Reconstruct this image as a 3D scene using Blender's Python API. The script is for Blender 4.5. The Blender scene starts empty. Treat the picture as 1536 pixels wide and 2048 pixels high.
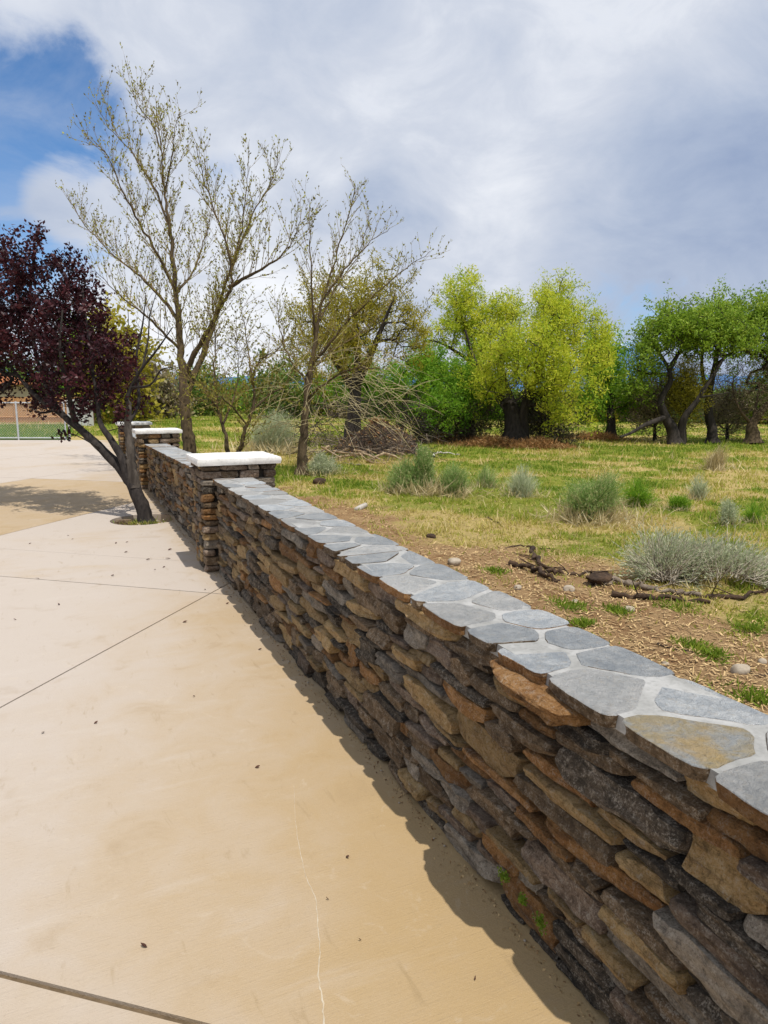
import bpy, math, random
import numpy as np
from mathutils import Matrix, Vector
from mathutils.geometry import delaunay_2d_cdt

SC = bpy.context.scene
COL = SC.collection
RNG = np.random.default_rng(7)
random.seed(7)

# ------------------------------------------------------------------ camera
# metres; X across the stone wall (field side positive), Y along the wall away from the viewer
CAM_H = 1.6
F_PX, CX, CY = 1440.0, 768.0, 1024.0
PITCH = math.radians(9.54)
YAW = math.radians(23.6)
FW = np.array([math.sin(YAW) * math.cos(PITCH), math.cos(YAW) * math.cos(PITCH), -math.sin(PITCH)])
RT = np.array([math.cos(YAW), -math.sin(YAW), 0.0])
UP = np.cross(RT, FW)
CAM = np.array([0.0, 0.0, CAM_H])
cd = bpy.data.cameras.new('camera')
cam = bpy.data.objects.new('camera', cd)
COL.objects.link(cam)
cd.sensor_fit = 'VERTICAL'
cd.sensor_height = 36.0
cd.sensor_width = 27.0
cd.lens = F_PX / 2048.0 * 36.0
cd.clip_start = 0.05
cd.clip_end = 20000
m = Matrix([list(RT) + [0], list(UP) + [0], list(-FW) + [CAM_H], [0, 0, 0, 1]])
m = Matrix(((RT[0], UP[0], -FW[0], CAM[0]), (RT[1], UP[1], -FW[1], CAM[1]), (RT[2], UP[2], -FW[2], CAM[2]), (0, 0, 0, 1)))
cam.matrix_world = m
SC.camera = cam

# ------------------------------------------------------------------ light
SUN_DIR = np.array([0.09, -0.36, 1.0]); SUN_DIR /= np.linalg.norm(SUN_DIR)      # towards the sun
sl = bpy.data.lights.new('sun', 'SUN')
sl.energy = 3.9
sl.angle = math.radians(0.53)
sl.color = (1.0, 0.95, 0.87)
sun = bpy.data.objects.new('sun', sl)
COL.objects.link(sun)
sun.location = (5, -10, 30)
sun.rotation_euler = Vector(-SUN_DIR).to_track_quat('-Z', 'Y').to_euler()
SC.view_settings.view_transform = 'Standard'
SC.view_settings.look = 'None'
SC.view_settings.exposure = 0.10
SC.view_settings.gamma = 1.0


class NT:
    """small node tree helper"""
    def __init__(s, tree):
        s.t = tree
        tree.nodes.clear()
    def n(s, kind, **kw):
        nd = s.t.nodes.new(kind)
        for k, v in kw.items():
            setattr(nd, k, v)
        return nd
    def l(s, a, b):
        s.t.links.new(a, b)
    def put(s, sock, v):
        if hasattr(v, 'is_output') or isinstance(v, bpy.types.NodeSocket):
            s.l(v, sock)
        else:
            sock.default_value = v
    def math(s, op, a, b=None, c=None, clamp=False):
        nd = s.n('ShaderNodeMath', operation=op, use_clamp=clamp)
        for i, v in enumerate((a, b, c)):
            if v is not None:
                s.put(nd.inputs[i], v)
        return nd.outputs[0]
    def mix(s, f, a, b, blend='MIX'):
        nd = s.n('ShaderNodeMix', data_type='RGBA', blend_type=blend)
        nd.clamp_factor = True
        s.put(nd.inputs['Factor'], f)
        for k, v in (('A', a), ('B', b)):
            sk = [i for i in nd.inputs if i.name == k and i.type == 'RGBA'][0]
            if isinstance(v, (tuple, list)):
                v = tuple(v) + (1.0,) if len(v) == 3 else v
            s.put(sk, v)
        return [o for o in nd.outputs if o.type == 'RGBA'][0]
    def ss(s, x, a, b):
        nd = s.n('ShaderNodeMapRange', interpolation_type='SMOOTHSTEP')
        s.put(nd.inputs['Value'], x)
        nd.inputs['From Min'].default_value = a
        nd.inputs['From Max'].default_value = b
        return nd.outputs[0]
    def noise(s, vec, scale, detail=4.0, rough=0.55, dist=0.0):
        nd = s.n('ShaderNodeTexNoise')
        if vec is not None:
            s.l(vec, nd.inputs['Vector'])
        nd.inputs['Scale'].default_value = scale
        nd.inputs['Detail'].default_value = detail
        nd.inputs['Roughness'].default_value = rough
        nd.inputs['Distortion'].default_value = dist
        return nd.outputs['Fac']
    def ramp(s, f, stops):
        nd = s.n('ShaderNodeValToRGB')
        el = nd.color_ramp.elements
        while len(el) < len(stops):
            el.new(0.5)
        for e, (p, c) in zip(el, stops):
            e.position = p
            e.color = tuple(c) + (1.0,)
        s.put(nd.inputs[0], f)
        return nd.outputs[0]
    def vscale(s, vec, sc, off=None):
        nd = s.n('ShaderNodeMapping')
        s.l(vec, nd.inputs['Vector'])
        nd.inputs['Scale'].default_value = sc
        if off is not None:
            nd.inputs['Location'].default_value = off
        return nd.outputs[0]


def ray_dir(px, py):
    r = FW + RT * (px - CX) / F_PX - UP * (py - CY) / F_PX
    return r

# ------------------------------------------------------------------ sky: Nishita with a broken cloud deck mixed in by direction
w = bpy.data.worlds.new('World')
SC.world = w
w.use_nodes = True
T = NT(w.node_tree)
sky = T.n('ShaderNodeTexSky', sky_type='NISHITA')
sky.sun_disc = False
sky.sun_elevation = math.asin(SUN_DIR[2])
sky.sun_rotation = math.atan2(SUN_DIR[0], SUN_DIR[1])
sky.altitude = 1500
sky.air_density = 1.0
sky.dust_density = 0.3
sky.ozone_density = 1.5
SKY_STRENGTH = 0.10
tc = T.n('ShaderNodeTexCoord')
sep = T.n('ShaderNodeSeparateXYZ'); T.l(tc.outputs['Generated'], sep.inputs[0])
zc = T.math('ADD', T.math('MAXIMUM', sep.outputs[2], 0.0), 0.35)
pu = T.math('DIVIDE', sep.outputs[0], zc)
pv = T.math('DIVIDE', sep.outputs[1], zc)
comb = T.n('ShaderNodeCombineXYZ'); T.l(pu, comb.inputs[0]); T.l(pv, comb.inputs[1])
cp = comb.outputs[0]                                  # cloud deck seen in perspective
dv = T.vscale(tc.outputs['Generated'], (1.0, 1.0, 1.7), (4.3, 2.1, 0.6))     # heaped clouds
n1 = T.noise(dv, 2.6, 9, 0.55, 0.35)
n2 = T.noise(dv, 6.5, 10, 0.60, 0.5)
n3 = T.noise(cp, 1.5, 8, 0.55, 0.5)


def toward(px, py, inner, outer):
    d = ray_dir(px, py); d = d / np.linalg.norm(d)
    vm = T.n('ShaderNodeVectorMath', operation='DOT_PRODUCT')
    T.l(tc.outputs['Generated'], vm.inputs[0])
    vm.inputs[1].default_value = tuple(d)
    return T.ss(vm.outputs['Value'], math.cos(math.radians(outer)), math.cos(math.radians(inner)))
gap = T.math('ADD', T.math('MULTIPLY', toward(-40, 310, 0, 13), 0.42), T.math('MULTIPLY', toward(430, 400, 0.5, 4.5), 0.22))
gap = T.math('ADD', gap, T.math('MULTIPLY', toward(90, 120, 0, 17), 0.05))
gap = T.math('ADD', gap, T.math('MULTIPLY', toward(1230, 640, 1, 7), 0.12))
gap = T.math('ADD', gap, T.math('MULTIPLY', toward(540, 760, 0.5, 5), 0.12))
gap = T.math('SUBTRACT', gap, T.math('MULTIPLY', toward(150, 390, 0.5, 4), 0.22))
gap = T.math('SUBTRACT', gap, T.math('MULTIPLY', toward(-30, 0, 0, 5), 0.22))
cov = T.math('SUBTRACT', T.math('ADD', T.math('ADD', T.math('MULTIPLY', n1, 0.40), T.math('MULTIPLY', n2, 0.75)), T.math('MULTIPLY', n3, 0.45)), gap)
cov = T.ss(cov, 0.38, 0.64)
cov = T.math('MAXIMUM', cov, T.ss(T.math('ADD', T.math('MULTIPLY', n3, 0.6), T.math('MULTIPLY', n2, 0.5)), 0.42, 0.90))
dark = T.math('ADD', T.math('MULTIPLY', toward(1560, 600, 2, 20), 0.30), T.math('MULTIPLY', toward(800, 420, 0.0, 5.0), 0.20))
dark = T.math('ADD', dark, T.math('MULTIPLY', toward(590, 450, 0.5, 4.5), 0.16))
dark = T.math('SUBTRACT', dark, T.math('MULTIPLY', toward(480, 640, 2, 14), 0.20))
dark = T.math('SUBTRACT', dark, T.math('MULTIPLY', toward(920, 400, 1, 8), 0.12))
shade = T.math('ADD', T.math('ADD', T.math('MULTIPLY', n1, 0.40), T.math('ADD', T.math('MULTIPLY', n2, 0.55), T.math('MULTIPLY', n3, 0.35))), T.math('SUBTRACT', dark, 0.25))
ccol = T.ramp(shade, [(0.14, (0.88, 0.90, 0.94)), (0.36, (0.60, 0.645, 0.74)), (0.58, (0.42, 0.49, 0.63)), (0.85, (0.24, 0.32, 0.50))])
skyc = T.n('ShaderNodeVectorMath', operation='SCALE')
T.l(sky.outputs[0], skyc.inputs[0]); skyc.inputs['Scale'].default_value = SKY_STRENGTH
skyb = T.mix(1.0, skyc.outputs[0], (0.66, 1.02, 1.30), 'MULTIPLY')
mixc = T.mix(cov, skyb, ccol)
bg = T.n('ShaderNodeBackground')
T.l(mixc, bg.inputs['Color'])
bg.inputs['Strength'].default_value = 1.0
wo = T.n('ShaderNodeOutputWorld')
T.l(bg.outputs[0], wo.inputs[0])
w.cycles.sampling_method = 'MANUAL'
w.cycles.sample_map_resolution = 512


# ------------------------------------------------------------------ numeric helpers
def lat(ix, iy, seed):
    h = (ix.astype(np.int64) * 374761393 + iy.astype(np.int64) * 668265263 + seed * 974711) & 0xFFFFFFFF
    h = ((h ^ (h >> 13)) * 1274126177) & 0xFFFFFFFF
    return ((h ^ (h >> 16)) & 0xFFFF) / 65535.0


def vnoise(x, y, seed=0):
    x = np.asarray(x, float); y = np.asarray(y, float)
    ix = np.floor(x); iy = np.floor(y)
    fx = x - ix; fy = y - iy
    fx = fx * fx * (3 - 2 * fx); fy = fy * fy * (3 - 2 * fy)
    a = lat(ix, iy, seed); b = lat(ix + 1, iy, seed); c = lat(ix, iy + 1, seed); d = lat(ix + 1, iy + 1, seed)
    return (a * (1 - fx) + b * fx) * (1 - fy) + (c * (1 - fx) + d * fx) * fy


def fbm(x, y, seed=0, o=4):
    s = 0; a = 0.5
    for i in range(o):
        s = s + a * vnoise(x * 2 ** i, y * 2 ** i, seed + i)
        a *= 0.5
    return s / (1 - 0.5 ** o)


def sstep(x, a, b):
    t = np.clip((np.asarray(x, float) - a) / (b - a), 0, 1)
    return t * t * (3 - 2 * t)


def gz(x, y):
    """height of the field"""
    x = np.asarray(x, float); y = np.asarray(y, float)
    z = -0.022 * np.clip(x - 2.0, 0, 38)
    z = z + (fbm(x * 0.9, y * 0.9, 3, 3) - 0.5) * 0.10 * sstep(x, 1.5, 3.0)
    z = z + (fbm(x * 5.5, y * 5.5, 13, 3) - 0.5) * 0.055 * sstep(x, 1.45, 1.9) * (1 - sstep(y, 9, 14)) * (1 - sstep(x, 6, 9))
    und = (x < 1.30) & (y < 27.5) & (x > -16) & (y > -6)
    return np.where(und, -0.10, z)


def ground_at(px, py):
    r = ray_dir(px, py)
    z = 0.0
    for i in range(8):
        p = CAM + r * (z - CAM_H) / r[2]
        z = 0.5 * z + 0.5 * float(gz(p[0], p[1]))
    p[2] = float(gz(p[0], p[1]))
    return p


def at_depth(px, py, d):
    return CAM + ray_dir(px, py) * d


def depth_of(p):
    return float((np.asarray(p) - CAM) @ FW)


# ------------------------------------------------------------------ mesh helpers
def mesh_np(name, V, F, mat, parent=None, smooth=False, var=None, attr2=None):
    V = np.asarray(V, np.float32); F = np.asarray(F, np.int32)
    me = bpy.data.meshes.new(name)
    n = F.shape[1]
    me.vertices.add(len(V)); me.vertices.foreach_set('co', V.ravel())
    me.loops.add(F.size); me.loops.foreach_set('vertex_index', F.ravel())
    me.polygons.add(len(F))
    me.polygons.foreach_set('loop_start', np.arange(0, F.size, n, dtype=np.int32))
    me.polygons.foreach_set('loop_total', np.full(len(F), n, np.int32))
    if smooth:
        me.polygons.foreach_set('use_smooth', np.ones(len(F), bool))
    if var is not None:
        a = me.attributes.new('var', 'FLOAT', 'FACE')
        a.data.foreach_set('value', np.asarray(var, np.float32))
    if attr2 is not None:
        for k, v in attr2.items():
            a = me.attributes.new(k, 'FLOAT', 'POINT')
            a.data.foreach_set('value', np.asarray(v, np.float32))
    me.update(calc_edges=True)
    me.validate()
    if mat is not None:
        me.materials.append(mat)
    return link(name, me, parent)


def link(name, me, parent=None):
    o = bpy.data.objects.new(name, me)
    COL.objects.link(o)
    if parent is not None:
        o.parent = parent
        # parents are empties without rotation; keep world coordinates
        o.matrix_parent_inverse = Matrix.Translation(-Vector(PARENT_LOC.get(parent.name, (0, 0, 0))))
    return o

PARENT_LOC = {}


def poly_mesh(name, V, F, mat, parent=None, smooth=False):
    me = bpy.data.meshes.new(name)
    me.from_pydata([tuple(v) for v in V], [], F)
    if smooth:
        for p in me.polygons:
            p.use_smooth = True
    if mat is not None:
        me.materials.append(mat)
    me.update()
    return link(name, me, parent)


def tag(o, label=None, cat=None, group=None, kind=None):
    if label: o['label'] = label
    if cat: o['category'] = cat
    if group: o['group'] = group
    if kind: o['kind'] = kind
    return o


def thing(name, loc, label=None, cat=None, group=None, kind=None):
    o = bpy.data.objects.new(name, None)
    o.empty_display_size = 0.2
    COL.objects.link(o)
    o.location = tuple(float(v) for v in loc)
    PARENT_LOC[o.name] = tuple(o.location)
    return tag(o, label, cat, group, kind)


def boxVF(x0, x1, y0, y1, z0, z1):
    V = [(x, y, z) for x in (x0, x1) for y in (y0, y1) for z in (z0, z1)]
    F = [(0, 1, 3, 2), (4, 6, 7, 5), (0, 4, 5, 1), (2, 3, 7, 6), (0, 2, 6, 4), (1, 5, 7, 3)]
    return V, F


def rot_frames(D):
    """two unit vectors perpendicular to each direction"""
    D = D / (np.linalg.norm(D, axis=1, keepdims=True) + 1e-9)
    ref = np.where(np.abs(D[:, 2:3]) > 0.9, np.array([[1.0, 0, 0]]), np.array([[0, 0, 1.0]]))
    A = np.cross(D, ref); A /= np.linalg.norm(A, axis=1, keepdims=True) + 1e-9
    B = np.cross(D, A)
    return A, B


def seg_prisms(P0, P1, R0, R1, k=3):
    """open prisms for many segments at once -> V, F(quads)"""
    P0 = np.asarray(P0); P1 = np.asarray(P1); N = len(P0)
    A, B = rot_frames(P1 - P0)
    an = np.arange(k) * 2 * math.pi / k
    ca, sa = np.cos(an), np.sin(an)
    ring = A[:, None, :] * ca[None, :, None] + B[:, None, :] * sa[None, :, None]
    V0 = P0[:, None, :] + ring * np.asarray(R0)[:, None, None]
    V1 = P1[:, None, :] + ring * np.asarray(R1)[:, None, None]
    V = np.concatenate([V0, V1], 1).reshape(-1, 3)
    base = (np.arange(N) * 2 * k)[:, None]
    i = np.arange(k); j = (i + 1) % k
    F = np.stack([base + i, base + j, base + k + j, base + k + i], -1).reshape(-1, 4)
    return V, F


def tube(P, R, k=8, rough=0.0, rng=RNG):
    """one continuous tapered tube -> V, F(quads); parallel-transport frames"""
    P = np.asarray(P, float); n = len(P)
    Tn = np.gradient(P, axis=0); Tn /= np.linalg.norm(Tn, axis=1, keepdims=True) + 1e-9
    a = np.cross(Tn[0], [0.31, 0.87, 0.1]); a /= np.linalg.norm(a)
    V = np.zeros((n, k, 3)); an = np.arange(k) * 2 * math.pi / k
    for i in range(n):
        a = a - Tn[i] * (a @ Tn[i]); a /= np.linalg.norm(a) + 1e-9
        b = np.cross(Tn[i], a)
        rr = R[i] * (1 + rough * rng.normal(size=k))
        V[i] = P[i] + (np.cos(an)[:, None] * a + np.sin(an)[:, None] * b) * rr[:, None]
    F = []
    i = np.arange(k); j = (i + 1) % k
    for s in range(n - 1):
        F.append(np.stack([s * k + i, s * k + j, (s + 1) * k + j, (s + 1) * k + i], -1))
    return V.reshape(-1, 3), np.concatenate(F)


class Acc:
    def __init__(s): s.V = []; s.F = []; s.n = 0; s.var = []
    def add(s, VF, var=None):
        V, F = VF
        V = np.asarray(V); F = np.asarray(F)
        s.V.append(V); s.F.append(F + s.n); s.n += len(V)
        s.var.append(np.full(len(F), 0.5) if var is None else (np.asarray(var) if np.ndim(var) else np.full(len(F), var)))
    def build(s, name, mat, parent=None, smooth=False):
        return mesh_np(name, np.concatenate(s.V), np.concatenate(s.F), mat, parent, smooth, np.concatenate(s.var))


def smooth_poly(P, sub=4):
    """Catmull-Rom through the points"""
    P = np.asarray(P, float)
    Q = np.vstack([2 * P[0] - P[1], P, 2 * P[-1] - P[-2]])
    out = []
    for i in range(1, len(Q) - 2):
        for t in np.arange(sub) / sub:
            a, b, c, d = Q[i - 1], Q[i], Q[i + 1], Q[i + 2]
            out.append(0.5 * (2 * b + (c - a) * t + (2 * a - 5 * b + 4 * c - d) * t * t + (3 * b - a - 3 * c + d) * t ** 3))
    out.append(P[-1])
    return np.array(out)


def leaf_quads(C, size, aspect=0.45, up=0.0, rng=RNG, D=None, spread=1.0):
    """diamond leaves at C pointing in random directions (or around D)"""
    N = len(C)
    d = rng.normal(size=(N, 3)); d /= np.linalg.norm(d, axis=1, keepdims=True)
    if D is not None:
        d = D + d * spread
    d[:, 2] += up
    d /= np.linalg.norm(d, axis=1, keepdims=True) + 1e-9
    A, B = rot_frames(d)
    th = rng.uniform(0, 2 * math.pi, N)[:, None]
    S = A * np.cos(th) + B * np.sin(th)
    Nn = np.cross(d, S)
    L = (size * rng.uniform(0.6, 1.3, N))[:, None]
    V = np.stack([C, C + d * L * 0.5 + S * L * aspect * 0.5 + Nn * L * 0.06, C + d * L, C + d * L * 0.5 - S * L * aspect * 0.5 + Nn * L * 0.06], 1).reshape(-1, 3)
    F = (np.arange(N) * 4)[:, None] + np.arange(4)
    return V, F


# ------------------------------------------------------------------ materials
def new_mat(name):
    mt = bpy.data.materials.new(name)
    mt.use_nodes = True
    t = NT(mt.node_tree)
    out = t.n('ShaderNodeOutputMaterial')
    return mt, t, out


def principled(t, out, color, rough=0.85, bump=None, bstr=0.5, bdist=0.01, spec=0.3):
    b = t.n('ShaderNodeBsdfPrincipled')
    t.put(b.inputs['Base Color'], tuple(color) + (1.0,) if isinstance(color, (tuple, list)) else color)
    t.put(b.inputs['Roughness'], rough)
    b.inputs['Specular IOR Level'].default_value = spec
    if bump is not None:
        bn = t.n('ShaderNodeBump')
        bn.inputs['Strength'].default_value = bstr
        bn.inputs['Distance'].default_value = bdist
        t.l(bump, bn.inputs['Height'])
        t.l(bn.outputs[0], b.inputs['Normal'])
    t.l(b.outputs[0], out.inputs['Surface'])
    return b


def stone_mat(name, a, b, c, dust_light=0.35, v0=0.78, v1=0.75, pit_shade=0.5):
    mt, t, out = new_mat(name)
    tcn = t.n('ShaderNodeTexCoord'); oi = t.n('ShaderNodeObjectInfo')
    vm = t.n('ShaderNodeVectorMath', operation='ADD')
    t.l(tcn.outputs['Object'], vm.inputs[0])
    cb = t.n('ShaderNodeCombineXYZ')
    for i, k in enumerate((37.0, 91.0, 53.0)):
        t.l(t.math('MULTIPLY', oi.outputs['Random'], k), cb.inputs[i])
    t.l(cb.outputs[0], vm.inputs[1])
    v = vm.outputs[0]
    big = t.noise(v, 11.0, 6, 0.68, 0.6)
    lay = t.noise(t.vscale(v, (1, 0.8, 6.0)), 8.0, 5, 0.6, 0.3)
    fine = t.noise(v, 190.0, 4, 0.75)
    mid = t.noise(v, 42.0, 6, 0.75, 0.4)
    col = t.mix(t.ss(big, 0.36, 0.64), a, b)
    col = t.mix(t.math('MULTIPLY', t.ss(lay, 0.52, 0.70), 0.75), col, c)
    pale = t.math('MULTIPLY', t.ss(t.math('ADD', t.math('MULTIPLY', mid, 0.6), t.math('MULTIPLY', fine, 0.5)), 0.55, 0.68), dust_light)  # pale dusting, strengthened to imitate light on the raised grain
    col = t.mix(pale, col, (0.42, 0.37, 0.30))
    col = t.mix(t.math('MULTIPLY', t.ss(mid, 0.50, 0.34), pit_shade * 1.3), col, tuple(x * 0.30 for x in a))  # shade painted into the hollows of the bump
    col = t.mix(t.math('MULTIPLY', t.ss(fine, 0.46, 0.34), pit_shade * 1.2), col, tuple(x * 0.25 for x in a))  # fine pits darkened in the colour too, as painted shade
    hs = t.n('ShaderNodeHueSaturation')
    t.l(col, hs.inputs['Color'])
    t.l(t.math('ADD', t.math('MULTIPLY', t.math('FRACT', t.math('MULTIPLY', oi.outputs['Random'], 17.3)), v1), v0), hs.inputs['Value'])
    h = t.math('ADD', t.math('ADD', t.math('MULTIPLY', fine, 0.30), t.math('MULTIPLY', mid, 0.7)), t.math('MULTIPLY', lay, 1.1))
    principled(t, out, hs.outputs[0], 0.84, h, 1.0, 0.034, 0.3)
    return mt

STONES = {
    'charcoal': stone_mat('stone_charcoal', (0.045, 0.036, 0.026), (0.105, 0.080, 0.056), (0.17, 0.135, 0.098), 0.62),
    'umber': stone_mat('stone_umber', (0.125, 0.082, 0.045), (0.22, 0.150, 0.085), (0.065, 0.044, 0.027), 0.66),
    'mauve': stone_mat('stone_mauve', (0.160, 0.110, 0.076), (0.255, 0.185, 0.132), (0.085, 0.058, 0.042), 0.70),
    'tan': stone_mat('stone_tan', (0.31, 0.195, 0.078), (0.43, 0.290, 0.130), (0.15, 0.090, 0.042), 0.55),
    'rust': stone_mat('stone_rust', (0.24, 0.112, 0.034), (0.34, 0.180, 0.064), (0.095, 0.053, 0.027), 0.45),
    'grey': stone_mat('stone_grey', (0.20, 0.168, 0.130), (0.31, 0.262, 0.205), (0.10, 0.084, 0.066), 0.75),
}
STONE_W = [('charcoal', 0.12), ('umber', 0.26), ('mauve', 0.16), ('tan', 0.22), ('rust', 0.13), ('grey', 0.11)]


def pick_stone(rng, ws=STONE_W):
    r = rng.random() * sum(q for _, q in ws)
    for k, q in ws:
        r -= q
        if r <= 0:
            return STONES[k]
    return STONES[ws[0][0]]

FLAG = {
    'blue': stone_mat('flag_bluegrey', (0.36, 0.385, 0.405), (0.48, 0.495, 0.50), (0.28, 0.31, 0.34), 0.5, 0.82, 0.42, 0.16),
    'pale': stone_mat('flag_pale', (0.40, 0.405, 0.40), (0.49, 0.485, 0.47), (0.33, 0.34, 0.345), 0.5, 0.86, 0.34, 0.14),
    'ochre': stone_mat('flag_ochre', (0.41, 0.33, 0.19), (0.36, 0.37, 0.365), (0.47, 0.32, 0.12), 0.3, 0.88, 0.28, 0.10),
}


def simple_mat(name, c1, c2, scale=6.0, rough=0.85, bstr=0.4, bdist=0.008, stretch=None, fine=60.0, spec=0.25):
    mt, t, out = new_mat(name)
    tcn = t.n('ShaderNodeTexCoord')
    v = tcn.outputs['Object']
    if stretch: v = t.vscale(v, stretch)
    n = t.noise(v, scale, 6, 0.6, 0.3)
    f = t.noise(v, fine, 4, 0.6)
    col = t.mix(t.ss(n, 0.32, 0.68), c1, c2)
    col = t.mix(t.math('MULTIPLY', t.ss(f, 0.45, 0.7), 0.35), col, tuple(x * 0.6 for x in c1))
    principled(t, out, col, rough, t.math('ADD', n, t.math('MULTIPLY', f, 0.6)), bstr, bdist, spec)
    return mt

MORTAR_SHADE = simple_mat('joint_mortar_shade', (0.035, 0.030, 0.025), (0.06, 0.052, 0.044), 12)  # core darkened so its colour carries the shadow between the stones
MORTAR_PALE = simple_mat('cap_mortar', (0.26, 0.258, 0.245), (0.40, 0.397, 0.385), 7, bdist=0.008)
WHITE_CAP = simple_mat('white_paint', (0.68, 0.665, 0.63), (0.80, 0.79, 0.765), 5, 0.65, 0.5, 0.006, None, 45)
BARK_DARK = simple_mat('bark_dark', (0.022, 0.018, 0.015), (0.052, 0.043, 0.036), 10, 0.9, 0.9, 0.03, (1, 1, 0.25), 40)
BARK_PLUM = simple_mat('bark_plum', (0.018, 0.015, 0.014), (0.05, 0.041, 0.036), 14, 0.85, 0.9, 0.02, (1, 1, 0.3), 60)
BARK_GREY = simple_mat('bark_weathered', (0.040, 0.032, 0.026), (0.105, 0.088, 0.072), 12, 0.9, 0.9, 0.02, (1, 1, 0.15), 60)
BARK_BROWN = simple_mat('bark_brown', (0.060, 0.042, 0.024), (0.125, 0.09, 0.05), 12, 0.9, 0.8, 0.02, (1, 1, 0.3), 50)
TWIG_OLIVE = simple_mat('twig_olive', (0.19, 0.13, 0.050), (0.30, 0.215, 0.09), 8, 0.8, 0.1)
TWIG_PALE = simple_mat('twig_straw', (0.40, 0.33, 0.17), (0.52, 0.44, 0.26), 8, 0.85, 0.1)
DEADWOOD = simple_mat('dead_wood', (0.15, 0.115, 0.085), (0.33, 0.27, 0.205), 9, 0.9, 0.6, 0.02, (1, 1, 0.4))
SPLITWOOD = simple_mat('split_wood', (0.30, 0.205, 0.115), (0.46, 0.36, 0.24), 9, 0.9, 0.6, 0.02)
DARKWOOD = simple_mat('dark_debris', (0.035, 0.023, 0.016), (0.10, 0.062, 0.038), 9, 0.95, 0.8, 0.03)
ROCK = simple_mat('field_rock', (0.33, 0.27, 0.20), (0.45, 0.39, 0.31), 14, 0.9, 0.5, 0.006)
STEEL = simple_mat('galvanised_steel', (0.42, 0.44, 0.46), (0.52, 0.54, 0.55), 20, 0.45, 0.05, spec=0.5)
CEDAR = simple_mat('cedar_board', (0.44, 0.235, 0.10), (0.54, 0.31, 0.14), 7, 0.8, 0.3, 0.004, (4, 4, 0.4))
DRYLEAF = simple_mat('dry_leaf', (0.045, 0.018, 0.014), (0.11, 0.05, 0.03), 30, 0.8, 0.2)


def leaf_mat(name, stops, trans=0.35, rough=0.6):
    mt, t, out = new_mat(name)
    at = t.n('ShaderNodeAttribute', attribute_name='var')
    col = t.ramp(at.outputs['Fac'], stops)
    d = t.n('ShaderNodeBsdfPrincipled')
    t.l(col, d.inputs['Base Color'])
    d.inputs['Roughness'].default_value = rough
    d.inputs['Specular IOR Level'].default_value = 0.25
    if trans > 0:
        tr = t.n('ShaderNodeBsdfTranslucent')
        t.l(col, tr.inputs['Color'])
        mx = t.n('ShaderNodeMixShader')
        mx.inputs[0].default_value = trans
        t.l(d.outputs[0], mx.inputs[1]); t.l(tr.outputs[0], mx.inputs[2])
        t.l(mx.outputs[0], out.inputs['Surface'])
    else:
        t.l(d.outputs[0], out.inputs['Surface'])
    return mt

L_PLUM = leaf_mat('leaf_purple', [(0.0, (0.016, 0.005, 0.008)), (0.5, (0.040, 0.010, 0.015)), (0.85, (0.088, 0.020, 0.024)), (1.0, (0.16, 0.045, 0.045))], 0.25, 0.45)
L_YELLOW = leaf_mat('leaf_yellow', [(0.0, (0.23, 0.36, 0.022)), (0.4, (0.47, 0.56, 0.035)), (0.8, (0.66, 0.65, 0.06)), (1.0, (0.76, 0.70, 0.14))], 0.48)
L_GREEN = leaf_mat('leaf_green', [(0.0, (0.09, 0.22, 0.016)), (0.5, (0.19, 0.38, 0.026)), (0.85, (0.30, 0.47, 0.035)), (1.0, (0.48, 0.52, 0.06))], 0.45)
L_OLIVE = leaf_mat('leaf_olive', [(0.0, (0.19, 0.19, 0.02)), (0.5, (0.35, 0.31, 0.03)), (1.0, (0.52, 0.43, 0.06))], 0.45)
L_DGREEN = leaf_mat('leaf_cottonwood', [(0.0, (0.10, 0.19, 0.016)), (0.5, (0.23, 0.36, 0.03)), (1.0, (0.42, 0.50, 0.07))], 0.45)
L_FAR = leaf_mat('leaf_far', [(0.0, (0.06, 0.12, 0.02)), (0.5, (0.12, 0.20, 0.03)), (1.0, (0.24, 0.30, 0.06))], 0.35)
L_BARE = leaf_mat('twig_thicket', [(0.0, (0.12, 0.09, 0.06)), (0.6, (0.27, 0.22, 0.14)), (1.0, (0.36, 0.36, 0.13))], 0.25)
L_BUD = leaf_mat('leaf_bud', [(0.0, (0.10, 0.085, 0.016)), (0.5, (0.26, 0.235, 0.035)), (1.0, (0.44, 0.46, 0.07))], 0.35)
L_SAGE = leaf_mat('leaf_sage', [(0.0, (0.30, 0.36, 0.19)), (0.5, (0.48, 0.53, 0.33)), (1.0, (0.70, 0.70, 0.50))], 0.35)
L_RABBIT = leaf_mat('leaf_rabbitbrush', [(0.0, (0.12, 0.24, 0.045)), (0.5, (0.26, 0.40, 0.11)), (0.8, (0.46, 0.53, 0.21)), (1.0, (0.68, 0.58, 0.32))], 0.4)
L_GRASS = leaf_mat('grass_blade', [(0.0, (0.12, 0.22, 0.018)), (0.35, (0.27, 0.35, 0.035)), (0.6, (0.42, 0.40, 0.075)), (0.85, (0.60, 0.49, 0.19)), (1.0, (0.72, 0.60, 0.32))], 0.4, 0.7)
L_STRAW = leaf_mat('straw', [(0.0, (0.13, 0.070, 0.032)), (0.5, (0.40, 0.27, 0.13)), (1.0, (0.60, 0.43, 0.21))], 0.0, 0.8)
L_BRUSH = leaf_mat('dark_brush', [(0.0, (0.035, 0.028, 0.02)), (0.6, (0.08, 0.065, 0.045)), (1.0, (0.15, 0.14, 0.06))], 0.1)  # dark grey-brown twigs, their own colour
L_STALK = leaf_mat('pale_stalk', [(0.0, (0.34, 0.26, 0.12)), (0.6, (0.52, 0.43, 0.22)), (1.0, (0.70, 0.60, 0.38))], 0.3)
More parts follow.
